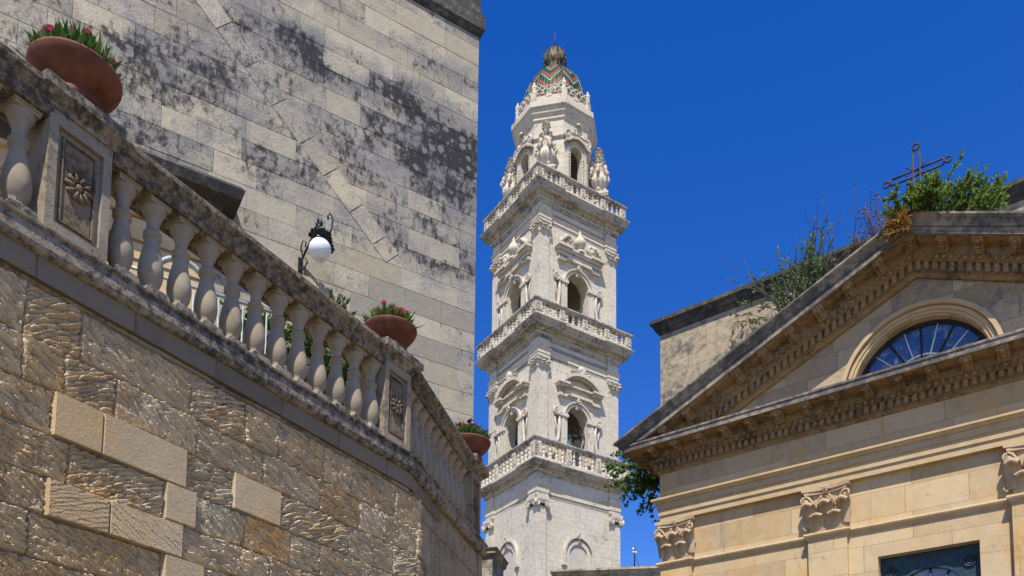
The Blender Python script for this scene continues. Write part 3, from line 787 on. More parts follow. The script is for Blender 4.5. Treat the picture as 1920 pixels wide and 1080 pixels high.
# ---- the bells hanging in the first belfry (things of their own)
def bell(label, k, x, dy, z, wheel_x):
    M = TW.matrix_basis @ side_M(k, ST[1]['a']-PP, ST[1]['b']-PP)
    p = M @ Vector((x, dy, z))
    t = thing('bell', label, 'bell', p, TW.rotation_euler[2] + (0, -math.pi/2)[k], 'bells of the tower')
    m = MB(); m.lathe([(.62, 0), (.60, .06), (.5, .25), (.40, .6), (.35, .95), (.30, 1.1), (.16, 1.2), (.05, 1.22)], 24)
    m.lathe([(.635, .02), (.635, .08)], 24); m.lathe([(.425, .55), (.425, .6)], 24)
    m.build('bell_body', M_BRONZE, t)
    m = MB(); m.box(-1.25, 1.35, -.12, .12, 1.2, 1.48); m.box(-.3, .3, -.1, .1, 1.48, 1.9)
    m.build('headstock', M_WOOD, t)
    m = MB(); R0 = 1.05; cx = wheel_x
    ring = [(cx + R0*math.cos(a)*.55, R0*math.cos(a)*-.45, 1.0 + R0*1.15*math.sin(a)) for a in [2*math.pi*i/36 for i in range(37)]]
    m.tube(ring, .05, 6)
    for i in range(6):
        a = 2*math.pi*i/6; m.tube([(cx, 0, 1.0), (cx + R0*math.cos(a)*.55, R0*math.cos(a)*-.45, 1.0 + R0*1.15*math.sin(a))], .035, 5)
    m.build('bell_wheel', M_RUST, t)
    m = MB(); m.tube([(0, 0, 1.0), (0, 0, .1)], .04, 6); m.sphere((0, 0, .06), .12, 8, 6); m.build('clapper', M_IRON, t)
TW.rotation_euler = (0, 0, math.pi/2 - .9906)
bpy.context.view_layer.update()
bell('green bronze bell hanging in the right-hand arch of the lowest belfry', 0, -.55, .75, 31.0, .85)
bell('bell behind a big iron wheel in the left-hand arch of the lowest belfry', 1, -.3, 1.15, 31.2, .45)
TW.location.x -= .0

# ================================================================== CHURCH FRONT
CH = thing('church', 'honey coloured neoclassical church front with triangular pediment, fan window and pilasters', 'church', (2.6575, 15.0, 0), math.atan2(-.6097, .7926))
XC, WD = 4.40, 8.80
ANG = math.atan(.4447); CA = math.cos(ANG)
def TOP(x): return 8.69 + .4447*(x if x <= XC else 2*XC - x)
YW = .10                                               # wall plane behind the pilasters
m = MB()
DX0, DX1, DZ = 3.70, 5.10, 5.68
m.box(0.02, DX0, YW, .6, 0, 6.97); m.box(DX1, WD-.02, YW, .6, 0, 6.97); m.box(DX0, DX1, YW, .6, DZ, 6.97)
m.box(0.02, .6, .6, 13, 0, 7.8); m.box(WD-.6, WD-.02, .6, 13, 0, 7.8)
front = m.build('wall', M_CH, CH)
m = MB()
m.plate([(.02, 7.86), (WD-.02, 7.86), (WD-.02, 8.3), (XC, 10.25), (.02, 8.3)], [], .35, .5) if False else None
tri = [(.1, 8.0), (WD-.1, 8.0), (WD-.1, TOP(.1)-.5), (XC, TOP(XC)-.5), (.1, TOP(.1)-.5)]
m.plate(tri, [arch(XC, .985, 8.1, 8.30, 24)], .05, .5)
m.build('tympanum', M_TYMP, CH)
# pilasters with their capitals
PX = [(0.0, .60), (2.66, 3.27), (WD-3.27, WD-2.66), (WD-.60, WD)]
for x0, x1 in PX:
    m = MB(); m.bevbox(x0, x1, 0, YW+.1, .9, 6.14, .006); m.box(x0-.06, x1+.06, -.06, YW+.1, 0, .8); m.box(x0-.03, x1+.03, -.03, YW+.1, .8, .9)
    p = m.build('pilaster', M_CH, CH)
    m = MB(); corinthian(m, x0+.02, x1-.02, .02, .17, 6.215, 6.96, sides=True); m.build('capital', M_CHCAP, p)
# astragal string running across, breaking round the pilasters
path = [(-.0, 1.0)]
for x0, x1 in PX:
    path += [(x0, YW)] if x0 > 0 else []
    path += [(x0, 0), (x1, 0)] + ([(x1, YW)] if x1 < WD else [])
path += [(WD, 1.0)]
m = MB(); m.sweep([(-.1, 6.10), (.012, 6.10), (.018, 6.125), (.05, 6.15), (.06, 6.175), (.05, 6.205), (.02, 6.215), (-.1, 6.215)], path)
m.build('string_course', M_CHTRIM, CH)
fp = [(0, 13), (0, 0), (WD, 0), (WD, 13)]
m = MB(); m.sweep([(-.4, 6.965), (.0, 6.965), (.0, 7.075), (.022, 7.08), (.022, 7.19), (.045, 7.195), (.045, 7.29), (.075, 7.30), (.10, 7.335), (.125, 7.345), (.125, 7.38), (.0, 7.40), (-.4, 7.40)], fp)
m.build('architrave', M_CHTRIM, CH)
m = MB(); m.sweep([(-.4, 7.40), (.0, 7.40), (.0, 7.86), (-.4, 7.86)], fp)
m.build('frieze', M_CH, CH)
# horizontal cornice
OF = .50
m = MB()
m.sweep([(-.4, 7.86), (.015, 7.86), (.03, 7.875), (.03, 7.90), (.06, 7.915), (.06, 8.03), (.13, 8.035), (.14, 8.06), (.19, 8.11), (.19, 8.245), (OF-.04, 8.245), (OF-.04, 8.225), (OF, 8.225), (OF, 8.30), (OF+.015, 8.315), (OF+.015, 8.35), (-.4, 8.39)], fp)
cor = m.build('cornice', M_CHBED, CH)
m = MB()
m.sweep([(OF+.004, 8.228), (OF+.004, 8.302), (OF+.02, 8.317), (OF+.02, 8.352), (OF-.25, 8.372), (OF-.25, 8.366)], fp)
m.build('corona', M_CHCYMA, cor)
m = MB(); sp = .115
x = -.06
while x < WD + .1:
    m.box(x, x+.066, -.125, -.055, 7.925, 8.032); x += sp
for yy in [i*sp + .0 for i in range(30)]: m.box(-.125, -.055, yy, yy+.066, 7.925, 8.032)
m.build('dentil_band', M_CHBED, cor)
m = MB(); x = -.15
while x < WD + .1:
    m.sphere((x, -.175, 8.075), .030, 6, 5, (1, .8, 1.25)); m.box(x+.042, x+.05, -.19, -.15, 8.045, 8.105); 
    m.tube([(x-.036, -.18, 8.105), (x-.03, -.185, 8.06), (x, -.185, 8.032), (x+.03, -.185, 8.06), (x+.036, -.18, 8.105)], .008, 4)
    x += .10
m.build('egg_and_dart', M_CHBED, cor)
mod = modillion_mb(.15, .28, .115)
mod_me = None
NMOD = 20; MS = .46
for i in range(NMOD):
    x = XC + (i - (NMOD-1)/2)*MS
    if mod_me is None:
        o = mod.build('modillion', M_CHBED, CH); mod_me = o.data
    else:
        o = bpy.data.objects.new('modillion', mod_me); COL.objects.link(o); o.parent = CH
    o.location = (x, -.185, 8.232)
for i in range(6):
    o = bpy.data.objects.new('modillion', mod_me); COL.objects.link(o); o.parent = CH
    o.location = (-.185, .15 + i*MS, 8.232); o.rotation_euler = (0, 0, -math.pi/2)

# raking cornices: profile (off, drop below the top line)
RK = [(-.3, -.02), (.60, 0), (.62, -.012), (.62, -.045), (.60, -.075), (.565, -.10), (.545, -.14), (.535, -.18), (.51, -.185)]
RK2 = [(-.3, -.185), (.51, -.187), (.51, -.29), (.47, -.29), (.47, -.275), (.19, -.275), (.19, -.425), (.14, -.48), (.13, -.505), (.06, -.51), (.06, -.635), (.03, -.65), (.03, -.68), (.0, -.71), (-.3, -.71)]
def rake(prof, name, mat, parent, right):
    m = MB(); va, vb = [], []
    for (o, dz) in prof:
        xs = max(-o, (8.372 - dz - 8.69)/.4447)
        xs = max(xs, -o)
        if dz > -.186: xs = -max(o, -.62) if o > 0 else -.3
        xa = xs; za = 8.69 + .4447*xa + dz
        zb = 8.69 + .4447*XC + dz
        xb = XC
        if right: xa, xb = WD - xa, XC
        va.append((xa, -o, za)); vb.append((xb, -o, zb))
    n = len(prof)
    m.add(va + vb, [(i, (i+1) % n, n + (i+1) % n, n + i) for i in range(n)] + [tuple(range(n)), tuple(range(2*n-1, n-1, -1))], None, False)
    return m.build(name, mat, parent)
rc = []
for rt in (False, True):
    r_ = rake(RK2, 'raking_cornice', M_CHBED, CH, rt); rc.append(r_)
    rake(RK, 'gutter_moulding', M_CHCYMA, r_, rt)
    m = MB()                                            # thin bright corona edge
    mm = rake([(.514, -.19), (.514, -.288), (.40, -.288), (.40, -.284), (.508, -.284), (.508, -.19)], 'corona', M_CHCYMA, r_, rt)
    # dentils and eggs
    d = MB(); e = MB(); L = XC
    n = int(L/.115)
    for i in range(n):
        x = XC - (i+.5)*.115
        z = TOP(x)
        if z - .64 < 8.36: continue
        sl = .4447; hx = .033
        if rt: x = WD - x; sl = -sl
        d.add([(x-hx, -.125, z-.64-sl*hx), (x+hx, -.125, z-.64+sl*hx), (x+hx, -.125, z-.51+sl*hx), (x-hx, -.125, z-.51-sl*hx),
               (x-hx, -.055, z-.64-sl*hx), (x+hx, -.055, z-.64+sl*hx), (x+hx, -.055, z-.51+sl*hx), (x-hx, -.055, z-.51-sl*hx)],
              [(0, 1, 2, 3), (0, 4, 5, 1), (1, 5, 6, 2), (2, 6, 7, 3), (3, 7, 4, 0)])
    n = int(L/.095)
    for i in range(n):
        x = XC - (i+.5)*.095; z = TOP(x) - .455
        if z - .05 < 8.36: continue
        if rt: x = WD - x
        e.sphere((x, -.18, z), .031, 6, 5, (1, .8, 1.3))
        e.tube([(x-.036, -.19, z+.035), (x-.03, -.19, z-.01), (x, -.185, z-.045), (x+.03, -.19, z-.01), (x+.036, -.19, z+.035)], .008, 4)
    d.build('dentil_band', M_CHBED, r_); e.build('egg_and_dart', M_CHBED, r_)
for i in range(-10, 11):
    x = XC + i*MS; z = TOP(x) - .285
    if z - .15 < 8.30: continue
    o = bpy.data.objects.new('modillion', mod_me); COL.objects.link(o); o.parent = CH
    o.location = (x, -.185, z); o.rotation_euler = (0, -ANG if i < 0 else ANG if i > 0 else 0, 0)
# side gutter, roof, rear parapet of the nave
m = MB(); m.sweep([(-.4, 8.39), (OF+.02, 8.352), (.54, 8.36), (.545, 8.40), (.60, 8.41), (.60, 8.43), (-.4, 8.5)], [(0, 13), (0, -.30)])
m.build('side_gutter', M_CHCYMA, CH)
m = MB()
for sg, xa in ((0, -.5), (1, WD+.5)):
    m.add([(xa, -.3, TOP(max(-.5, -.5))-.05), (XC, -.3, TOP(XC)-.03), (XC, 4.2, TOP(XC)-.03), (xa, 4.2, TOP(-.5)-.05)], [(0, 1, 2, 3)])
m.build('roof', M_CHCYMA, CH)
m = MB(); m.box(-2.05, 13.2, 4.0, 4.6, 8.0, 13.2); m.box(-2.05, -1.5, 4.6, 16, 0, 13.2); m.box(12.6, 13.2, 4.6, 16, 0, 13.2); m.box(-2.05, 0.0, 4.0, 4.6, 0, 8.0); m.box(WD, 13.2, 4.0, 4.6, 0, 8.0)
nv = m.build('nave_wall', M_NAVE, CH)
m = MB(); m.sweep([(-.3, 13.18), (.02, 13.18), (.05, 13.25), (.10, 13.28), (.12, 13.36), (.19, 13.42), (.19, 13.50), (.0, 13.56), (-.3, 13.56)], [(-2.05, 16), (-2.05, 4.0), (13.2, 4.0), (13.2, 16)])
m.box(-1.55, -1.15, 4.02, 4.4, 13.56, 13.66); m.box(-1.2, -.6, 4.05, 4.4, 13.55, 13.60)
m.build('nave_cornice', M_BLDC, nv)
# lunette
m = MB()
for r0, r1, y0 in ((.985, 1.03, .02), (1.03, 1.085, .0), (1.085, 1.10, .02), (1.10, 1.165, -.045)):
    m.strip(arch(XC, r0, 8.32, 8.33, 28), arch(XC, r1, 8.32, 8.33, 28), y0, .3)
lu = m.build('lunette_window', M_CHTRIM, CH)
m = MB(); m.prism(arch(XC, .98, 8.15, 8.30, 24), .22, .235); m.build('pane', M_GLASS, lu)
m = MB(); m.strip(arch(XC, .93, 8.15, 8.30, 24), arch(XC, .99, 8.15, 8.30, 24), .185, .24)
for i in range(1, 6):
    a = math.pi*i/6
    m.tube([(XC + .30*math.cos(a)*0, .205, 8.30), (XC+.95*math.cos(a), .205, 8.30+.95*math.sin(a))], .016, 4)
m.build('frame', M_DARK, lu)
m = MB()
m.tube([(XC+.48*math.cos(math.pi*i/20), .212, 8.30+.48*math.sin(math.pi*i/20)) for i in range(21)], .014, 4)
for i in range(6):
    a = math.pi*(i+.5)/6; m.tube([(XC+.1*math.cos(a), .214, 8.30+.1*math.sin(a)), (XC+.93*math.cos(a), .214, 8.30+.93*math.sin(a))], .012, 4)
m.build('inner_bar', M_GLOBE, lu)
# door with fanlight
m = MB(); DCX = XC; yd = YW+.16
DC0, DC1 = DX0, DX1
RD, ZD = .52, 4.90
m.plate([(DC0, 3.9), (DC1, 3.9), (DC1, DZ), (DC0, DZ)], [arch(DCX, RD, 4.2, ZD, 24)], yd, yd+.07)
m.strip(arch(DCX, RD, 4.2, ZD, 24), arch(DCX, RD+.04, 4.2, ZD, 24), yd-.025, yd)
for sg in (-1, 1):
    for r in (.085, .05):
        m.tube([(DCX+sg*.54+r*math.cos(2*math.pi*i/20), yd-.012, 5.44+r*math.sin(2*math.pi*i/20)) for i in range(21)], .014, 5)
    m.sphere((DCX+sg*.54, yd, 5.44), .03, 8, 5, (1, .6, 1))
m.box(DC0, DC1, yd-.02, yd+.08, 0.05, 3.9); 
for sg in (0, 1):
    for z0, z1 in ((.3, 1.2), (1.4, 2.5), (2.7, 3.7)): m.bevbox(DC0+.1+sg*.7, DC0+.62+sg*.7, yd-.05, yd, z0, z1, .03)
dr = m.build('door', M_TEAL, CH)
m = MB(); m.prism(arch(DCX, RD+.01, 4.1, ZD, 24), yd+.04, yd+.05); m.build('pane', M_GLASSD, dr)
m = MB()
for a in (30, 60, 90, 120, 150):
    if a in (30, 150): pass
    m.tube([(DCX, yd+.025, ZD-.1), (DCX+RD*math.cos(R_(a)), yd+.025, ZD+RD*math.sin(R_(a)))], .018, 4)
m.tube([(DCX-RD, yd+.025, ZD-.1), (DCX+RD, yd+.025, ZD-.1)], .02, 4)
m.build('glazing_bar', M_TEAL, dr)

# ================================================================== OLD BUILDING (left)
BD = thing('old_stone_building', 'tall stained ashlar building with a diagonal scar of blocks across its wall', 'building', (-.6687, 13.0, 0), math.atan2(.52436, .8515))
rnd = random.Random(11)
ZT = 14.55; ROW = .338
def in_scar(u, z):      # the old sloping roof line, a band of tilted blocks
    return None
SC0, SC1 = Vector((-4.95, 13.42)), Vector((-1.46, 10.10)); SCW = .15
sd_ = (SC1 - SC0).normalized(); sn_ = Vector((-sd_.y, sd_.x))
m = MB(); mj = MB()
mj.box(-14, 0, .012, .7, 0, ZT+1); mj.box(-.7, 0, .7, 12, 0, ZT+1)
def dark_amt(u, z):
    # patches of dark growth on groups of blocks
    d = .43
    for (cu, cz, ru, rz_, am) in ((-2.95, 12.85, .75, .22, .50), (-1.95, 12.78, .6, .2, .34), (-1.3, 12.75, .5, .17, .26), (-.75, 12.5, .8, .5, .26), (-.5, 11.75, .6, .35, .36),
                                  (-1.1, 12.0, .6, .25, .18), (-5.0, 11.57, .4, .18, .48), (-4.4, 11.2, .9, .4, .16), (-2.85, 10.9, .5, .3, .18), (-5.2, 10.55, .4, .2, .3), (-.2, 12.2, .25, .9, .22), (-.5, 10.6, .6, .5, .14)):
        d += am*math.exp(-(((u-cu)/ru)**2 + ((z-cz)/rz_)**2))
    if z < 10.1: d -= .16
    if 13.2 < z < 13.62 and u > -3: d -= .30
    if z > 14.0: d -= .12
    return d
z = ZT; row = 0
while z > 4.6:
    h = ROW*(1 + rnd.uniform(-.07, .07)) if row else .20
    z0 = z - h
    u = -.0; first = True
    while u > -13.5:
        L = rnd.choice((.42, .55, .66, .8, .95, .5, 1.05))*rnd.uniform(.9, 1.1)
        if first: L = rnd.choice((.3, .62)); first = False
        u0 = u - L
        uc, zc = (u+u0)/2, z0 + h/2
        t = .5 + rnd.gauss(0, .10); lich = rnd.gauss(0, .05); hue = .5 + rnd.gauss(0, .25)
        y = rnd.uniform(-.003, .002)
        if zc < 10.0 and -2.0 < uc < -.2 and zc > 8.2:
            q = rnd.random()
            if q < .34: t = .20; hue = 1.0; lich = -.25
            elif q < .5: t = .33; hue = .2; lich = -.2
            elif q < .85: t = .60; lich = -.25
        if rnd.random() < .09: t += .05; lich -= .16; hue = .4
        g_ = .0018
        c = .003
        m.bevbox(u0+g_, u-g_, y, .05, z0+g_, z-g_, c, lambda p, t=t, l=lich, h_=hue: (max(.15, min(.95, t)), max(0, min(1, dark_amt(p[0], p[2]) + l)), max(0, min(1, h_))))
        u = u0
    z = z0; row += 1
mj.build('mortar_core', M_BLDJ, BD)
# side quoins of the right-hand corner
zq = 4.6
while zq < ZT - .2:
    h = .338
    m.box(-.3, .006, .06, .9, zq+.004, zq+h-.004, (.5+rnd.gauss(0, .1), .5, .5)); zq += h
# tilted scar blocks
s_ = 0.0; tot = (SC1-SC0).length; i = 0
while s_ < tot - .2:
    L = rnd.uniform(.46, .66)
    a = SC0 + sd_*(s_+.006); b = SC0 + sd_*min(tot, s_+L-.006)
    wv = SCW
    q = [a - sn_*wv, b - sn_*wv, b + sn_*wv, a + sn_*wv]
    t = (.53 + rnd.gauss(0, .09), .33 + rnd.gauss(0, .12), .5 + rnd.gauss(0, .2))
    pr_ = [(p.x, p.y) for p in q]; cx_ = sum(p[0] for p in pr_)/4; cz_ = sum(p[1] for p in pr_)/4
    if i in (0,): t = (.5, .45, .5)
    m.prism([(cx_+(p[0]-cx_)*.985, cz_+(p[1]-cz_)*.985) for p in pr_], -.006, .05, 'y', tint=t)
    s_ += L; i += 1
m.build('wall', M_BLD, BD)
m = MB(); m.sweep([(-.2, ZT-.0), (.02, ZT), (.05, ZT+.04), (.055, ZT+.08), (.075, ZT+.10), (.075, ZT+.36), (.02, ZT+.42), (.0, ZT+1.2), (-.2, ZT+1.2)], [(-14, 0), (0, 0), (0, 12)])
m.build('cornice', M_BLDC, BD)
# window with hood
wx0, wx1, wz = -6.8, -4.40, 9.25
m = MB()
m.box(wx0-.30, wx1+.28, -.10, .02, 9.30, 9.55); m.box(wx0-.34, wx1+.33, -.16, .02, 9.55, 9.63)
hd = m.build('window_surround', M_CHTRIM, BD)
m = MB()
m.sweep([(-.05, 9.60), (.16, 9.62), (.22, 9.67), (.24, 9.74), (.42, 9.78), (.46, 9.90), (.42, 9.96), (-.05, 10.16)], [(wx0-.4, .02), (wx0-.4, -.02), (wx1+.16, -.02), (wx1+.16, .02)])
m.build('window_hood', M_BLDC, BD)
m = MB()
for i, (z0, z1, o) in enumerate(((9.0, 9.28, .05), (8.75, 8.96, .03), (8.3, 8.7, .02), (7.4, 8.26, .02), (6.4, 7.36, .02), (5.2, 6.36, .02))):
    m.box(wx0-.28, wx1+.26, -o, .02, z0, z1, (.62, .1, .5))
m.build('window_apron', M_CHTRIM, hd)

# ---- wall lamp
LP = thing('wall_lamp', 'black wrought iron wall lamp with white glass globe on the stained wall', 'lamp', (-.6687, 13.0, 0), math.atan2(.52436, .8515))
gu, gz, gy = -2.705, 9.55, -.36           # globe centre on the wall's own axes
m = MB()
m.tube([(gu-.17, 0, gz-.10), (gu-.16, -.03, gz-.04), (gu-.12, -.12, gz+.10), (gu-.07, -.24, gz+.24), (gu-.01, gy, gz+.32), (gu+.04, gy-.01, gz+.33), (gu+.085, gy-.02, gz+.28), (gu+.12, gy-.02, gz+.28), (gu+.15, gy-.03, gz+.36), (gu+.16, gy-.03, gz+.47), (gu+.145, gy-.03, gz+.55), (gu+.115, gy-.03, gz+.57), (gu+.09, gy-.03, gz+.53), (gu+.095, gy-.03, gz+.48)], [.016]*4 + [.02, .018, .016, .016, .016, .014, .013, .012, .012, .016], 7)
m.box(gu-.20, gu-.14, -.02, .005, gz-.20, gz+.02)
m.tube([(gu-.15, -.06, gz+.0), (gu-.20, -.12, gz+.08), (gu-.19, -.16, gz+.18), (gu-.14, -.16, gz+.18), (gu-.14, -.13, gz+.12)], .010, 6)
m.tube([(gu-.17, -.01, gz-.16), (gu-.14, -.10, gz-.20), (gu-.12, -.18, gz-.12), (gu-.14, -.16, gz-.06)], .010, 6)
m.build('bracket', M_LAMPM, LP)
m = MB()
m.lathe([(.03, .28), (.05, .25), (.10, .2), (.115, .15), (.12, .12)], 10, (gu, gy, gz))
rr = random.Random(3)
for i in range(7):
    a = 2*math.pi*i/7
    leaf(m, gu+.09*math.cos(a), gy+.09*math.sin(a), gz+.12, .12, .10, .07, a+math.pi/2)
for sg, n in ((-1, 5), (1, 4)):
    for q in range(n):
        t = q/n
        if sg < 0: c = (gu-.06+.08*t, gy+.02, gz+.17+.30*t)
        else: c = (gu+.10+.07*t, gy-.02, gz+.18-.20*t)
        m.sphere(c, .045, 6, 4, (.9, .5, 1.1)); m.sphere((c[0]+sg*.035, c[1], c[2]+.03), .025, 5, 4)
m.build('leaf_crown', M_LAMPM, LP)
m = MB(); m.lathe([(.07, -.155), (.115, -.115), (.145, -.06), (.158, 0), (.15, .05), (.12, .1), (.07, .14), (.03, .15)], 24, (gu, gy, gz)); m.sphere((gu, gy, gz-.165), .016, 6, 4)
m.build('globe', M_GLOBE, LP)

# ================================================================== BASTION WALL
ROT_A = math.atan2(.86507, .50165)
AX = math.atan2(.97462, .22387) - ROT_A             # the second stretch turns by this much
BW = thing('bastion_wall', 'rough hewn terrace wall with a few smooth new blocks under a dark ledge', 'wall', (-.91741, 7.5, 0), ROT_A)
SEC = Matrix.Rotation(AX, 4, 'Z')
ZL = 4.88
LS = 2.62                                            # length of the second stretch
endS = SEC @ Vector((LS, 0, 0)); backS = SEC @ Vector((LS, 3.0, 0))
lp = [(-9, 3.5), (-9, 0), (0, 0), (endS.x, endS.y), (backS.x, backS.y)]

def vn(x, y, seed=0):
    xi = np.floor(x).astype(np.int64); yi = np.floor(y).astype(np.int64); xf = x-xi; yf = y-yi
    def h(a, b):
        q = (a*374761393 + b*668265263 + seed*1442695041) & 0xffffffff
        q = ((q ^ (q >> 13))*1274126177) & 0xffffffff
        return ((q ^ (q >> 16)) & 0xffff)/65535.0
    u = xf*xf*(3-2*xf); v = yf*yf*(3-2*yf)
    return (h(xi, yi)*(1-u)+h(xi+1, yi)*u)*(1-v) + (h(xi, yi+1)*(1-u)+h(xi+1, yi+1)*u)*v
def fbm(x, y, o=4, seed=0):
    r = 0; a = .5
    for i in range(o): r = r + a*vn(x*2**i, y*2**i, seed+i*7); a *= .5
    return r
def worley(x, y, seed):
    xi = np.floor(x); yi = np.floor(y); f1 = np.full(x.shape, 9.0); f2 = f1.copy(); r1 = np.zeros_like(x); r2 = r1.copy(); dyb = r1.copy()
    for i in (-1, 0, 1):
        for j in (-1, 0, 1):
            cx = xi+i; cy = yi+j
            jx = vn(cx*1.0, cy*1.0, seed); jy = vn(cx, cy, seed+1)
            dx = x-(cx+jx); dy = y-(cy+jy); d = np.sqrt(dx*dx+dy*dy)
            n = d < f1
            f2 = np.where(n, f1, np.minimum(f2, d)); f1 = np.where(n, d, f1)
            r1 = np.where(n, vn(cx, cy, seed+2), r1); r2 = np.where(n, vn(cx, cy, seed+3), r2); dyb = np.where(n, dy, dyb)
    return r1, r2, dyb, f2-f1
ROWS = [4.56, 4.26, 4.005, 3.74, 3.49, 3.265, 3.01, 2.75, 2.5]
SPECIAL = {  # row index: [(u0, u1, kind)]  kinds: s smooth, t smooth with tooling, o ochre tooling
    2: [(-3.335, -3.03, 's'), (-3.03, -2.42, 's'), (-2.025, -1.575, 's')],
    3: [(-2.575, -2.335, 's'), (-1.90, -1.45, 'o')],
    4: [(-3.34, -2.955, 'to'), (-2.955, -2.43, 't'), (-1.02, -.62, 'o')],
    5: [(-2.56, -2.25, 's')]}
def rough_wall(name, u0, u1, z0, z1, rows, special, seed, parent, mat, M=None, step=.006, amp=1.0, mean=.6):
    rn = random.Random(seed)
    nu = int((u1-u0)/step); nz = int((z1-z0)/step)
    U, Z = np.meshgrid(np.linspace(u0, u1, nu), np.linspace(z0, z1, nz))
    # joints wander a little
    Uw = U + .025*(fbm(U*5, Z*5, 3, seed)-.5); Zw = Z + .04*(fbm(U*3.1+9, Z*3.1, 3, seed+3)-.45)
    H = np.zeros_like(U); T = np.zeros(U.shape + (3,))
    er = fbm(U*4.2, Z*4.2, 4, seed+11)
    fine = fbm(U*55, Z*55, 3, seed+21)
    big = fbm(U*2.2, Z*2.2, 3, seed+31)
    for r in range(len(rows)-1):
        zt, zb = rows[r], rows[r+1]
        cuts = []
        sp = special.get(r, [])
        u = u0 - .3
        edges = sorted(sp)
        while u < u1 + .5:
            nxt = next((s for s in edges if s[0] >= u - 1e-6), None)
            if nxt and abs(nxt[0]-u) < 1e-6: cuts.append((u, nxt[1], nxt[2])); u = nxt[1]; continue
            L = mean*rn.choice((.55, .8, 1.0, 1.3, .4))
            if nxt and (u + L > nxt[0] - .12): L = nxt[0]-u
            cuts.append((u, u+L, 'r')); u += L
        for (a, b, kd) in cuts:
            smooth_b = kd in ('s', 't', 'to')
            UU, ZZ = (U, Z) if smooth_b else (Uw, Zw)
            mk = (UU >= a) & (UU < b) & (ZZ >= zb) & (ZZ < zt)
            if not mk.any(): continue
            x, y = U[mk], Z[mk]
            ed = np.minimum(np.minimum(UU[mk]-a, b-UU[mk]), np.minimum(ZZ[mk]-zb, zt-ZZ[mk]))
            an = rn.choice((-.5, -.3, -.75, -.4, .35, -.2)) + rn.uniform(-.12, .12)
            if kd == 't': an = -.55
            an2 = an + .5*(big[mk]-.5)
            xl, yl = x-(a+b)/2, y-(zb+zt)/2
            xr = xl*np.cos(an2) + yl*np.sin(an2); yr = -xl*np.sin(an2) + yl*np.cos(an2)
            yr = yr + .006*(fbm(x*9, y*9, 2, seed+5)-.5)
            kk = rn.random()*50
            wx, wy = (.125, .024) if not smooth_b else (.10, .022)
            yr = yr + .010*(fbm(x*14, y*14, 2, seed+6)-.5)
            r1, r2, dy, fe = worley(xr/wx + kk, yr/wy + kk*2, seed+41)
            s2 = vn(xr*16, yr*110, seed+43)
            strokes = .5 + (r1-.5)*.55 + np.clip(dy, -1, 1)*(.25+.6*r2) - .35*np.clip(1-fe/.18, 0, 1) + (s2-.5)*.22
            tr = .5 + rn.gauss(0, .05); tb = .5 + rn.gauss(0, .15); tg = .42
            if smooth_b:
                h = .022 + .0015*(fine[mk]-.5)
                if kd in ('t', 'to'): h = h - .003*(strokes-.4)
                h = h - .03*np.clip(1-ed/.006, 0, 1)
                col = {'s': (.46, .10, 1.0), 't': (.5, .12, .75), 'to': (.42, .12, 1.4)}[kd]
                tr, tg, tb = col
                trv = np.full(x.shape, tr); tbv = np.full(x.shape, tb)
            else:
                base = rn.uniform(-.006, .008)
                lf = fbm(x*2.6+rn.random()*9, y*2.6, 3, seed+51)
                ez = np.clip((er[mk] - .56)/.12, 0, 1)*.6 + np.clip((3.75-y)/.8, 0, .9)*np.clip((fbm(x*1.5, y*1.5, 2, seed+66)-.28)/.3, 0, 1)
                ez = np.clip(ez, 0, 1)
                pits = fbm(x*26, y*30, 3, seed+61)
                h = base + .030*(lf-.5) + .040*(strokes-.5)*(1-.5*ez) - ez*(.010 + .06*np.clip(pits-.42, 0, 1)*1.8) + .006*(fine[mk]-.5)
                h = h*amp - .028*np.clip(1-(ed+.006*(fine[mk]-.5))/.011, 0, 1) + .0
                trv = tr + .25*(strokes-.5)*0 + .10*(lf-.5) ; tbv = tb + .5*ez + (.9 if kd == 'o' else 0) + np.zeros_like(x)
                if kd == 'o': trv = trv + .10
            H[mk] = h; T[mk, 0] = trv; T[mk, 1] = tg; T[mk, 2] = np.clip(tbv, 0, 1.6)
    if M is None: M = Matrix.Identity(4)
    co = np.stack([U.ravel(), -.012 - H.ravel() + .075, Z.ravel()], 1)
    Mn = np.array(M); co = co @ Mn[:3, :3].T + Mn[:3, 3]
    idx = np.arange(nu*nz).reshape(nz, nu)
    q = np.stack([idx[:-1, :-1], idx[:-1, 1:], idx[1:, 1:], idx[1:, :-1]], -1).reshape(-1, 4)
    me = bpy.data.meshes.new(name)
    me.vertices.add(len(co)); me.vertices.foreach_set('co', co.ravel())
    me.loops.add(q.size); me.loops.foreach_set('vertex_index', q.ravel().astype(np.int32))
    me.polygons.add(len(q)); me.polygons.foreach_set('loop_start', np.arange(0, q.size, 4, dtype=np.int32))
    me.update(calc_edges=True); me.validate()
    at = me.attributes.new('tint', 'FLOAT_COLOR', 'POINT')
    at.data.foreach_set('color', np.concatenate([T.reshape(-1, 3), np.ones((nu*nz, 1))], 1).ravel())
    me.polygons.foreach_set('use_smooth', np.zeros(len(q), bool))
    o = bpy.data.objects.new(name, me); COL.objects.link(o); me.materials.append(mat); o.parent = parent
    return o
M_ROUGH = stone('rough_stone', (.55, .465, .335), (.54, .36, .16), dark=(.06, .055, .05), lichen=0.12, top=.0, streak=0.12, bumpd=0.012, fine=110, tintamt=.5)
M_SIDE = stone('terrace_side_stone', (.38, .31, .21), (.40, .32, .20), dark=(.05, .046, .04), lichen=0.5, top=.2, streak=0.8, bumpd=.008, fine=80)
rough_wall('rough_stonework', -4.9, .20, 2.2, 4.57, ROWS, SPECIAL, 5, BW, M_ROUGH)
m = MB()      # smooth band under the ledge, stones of different length
rb = random.Random(8); u = -8.8
m.box(-9, .02, .095, .6, 0, 4.75)
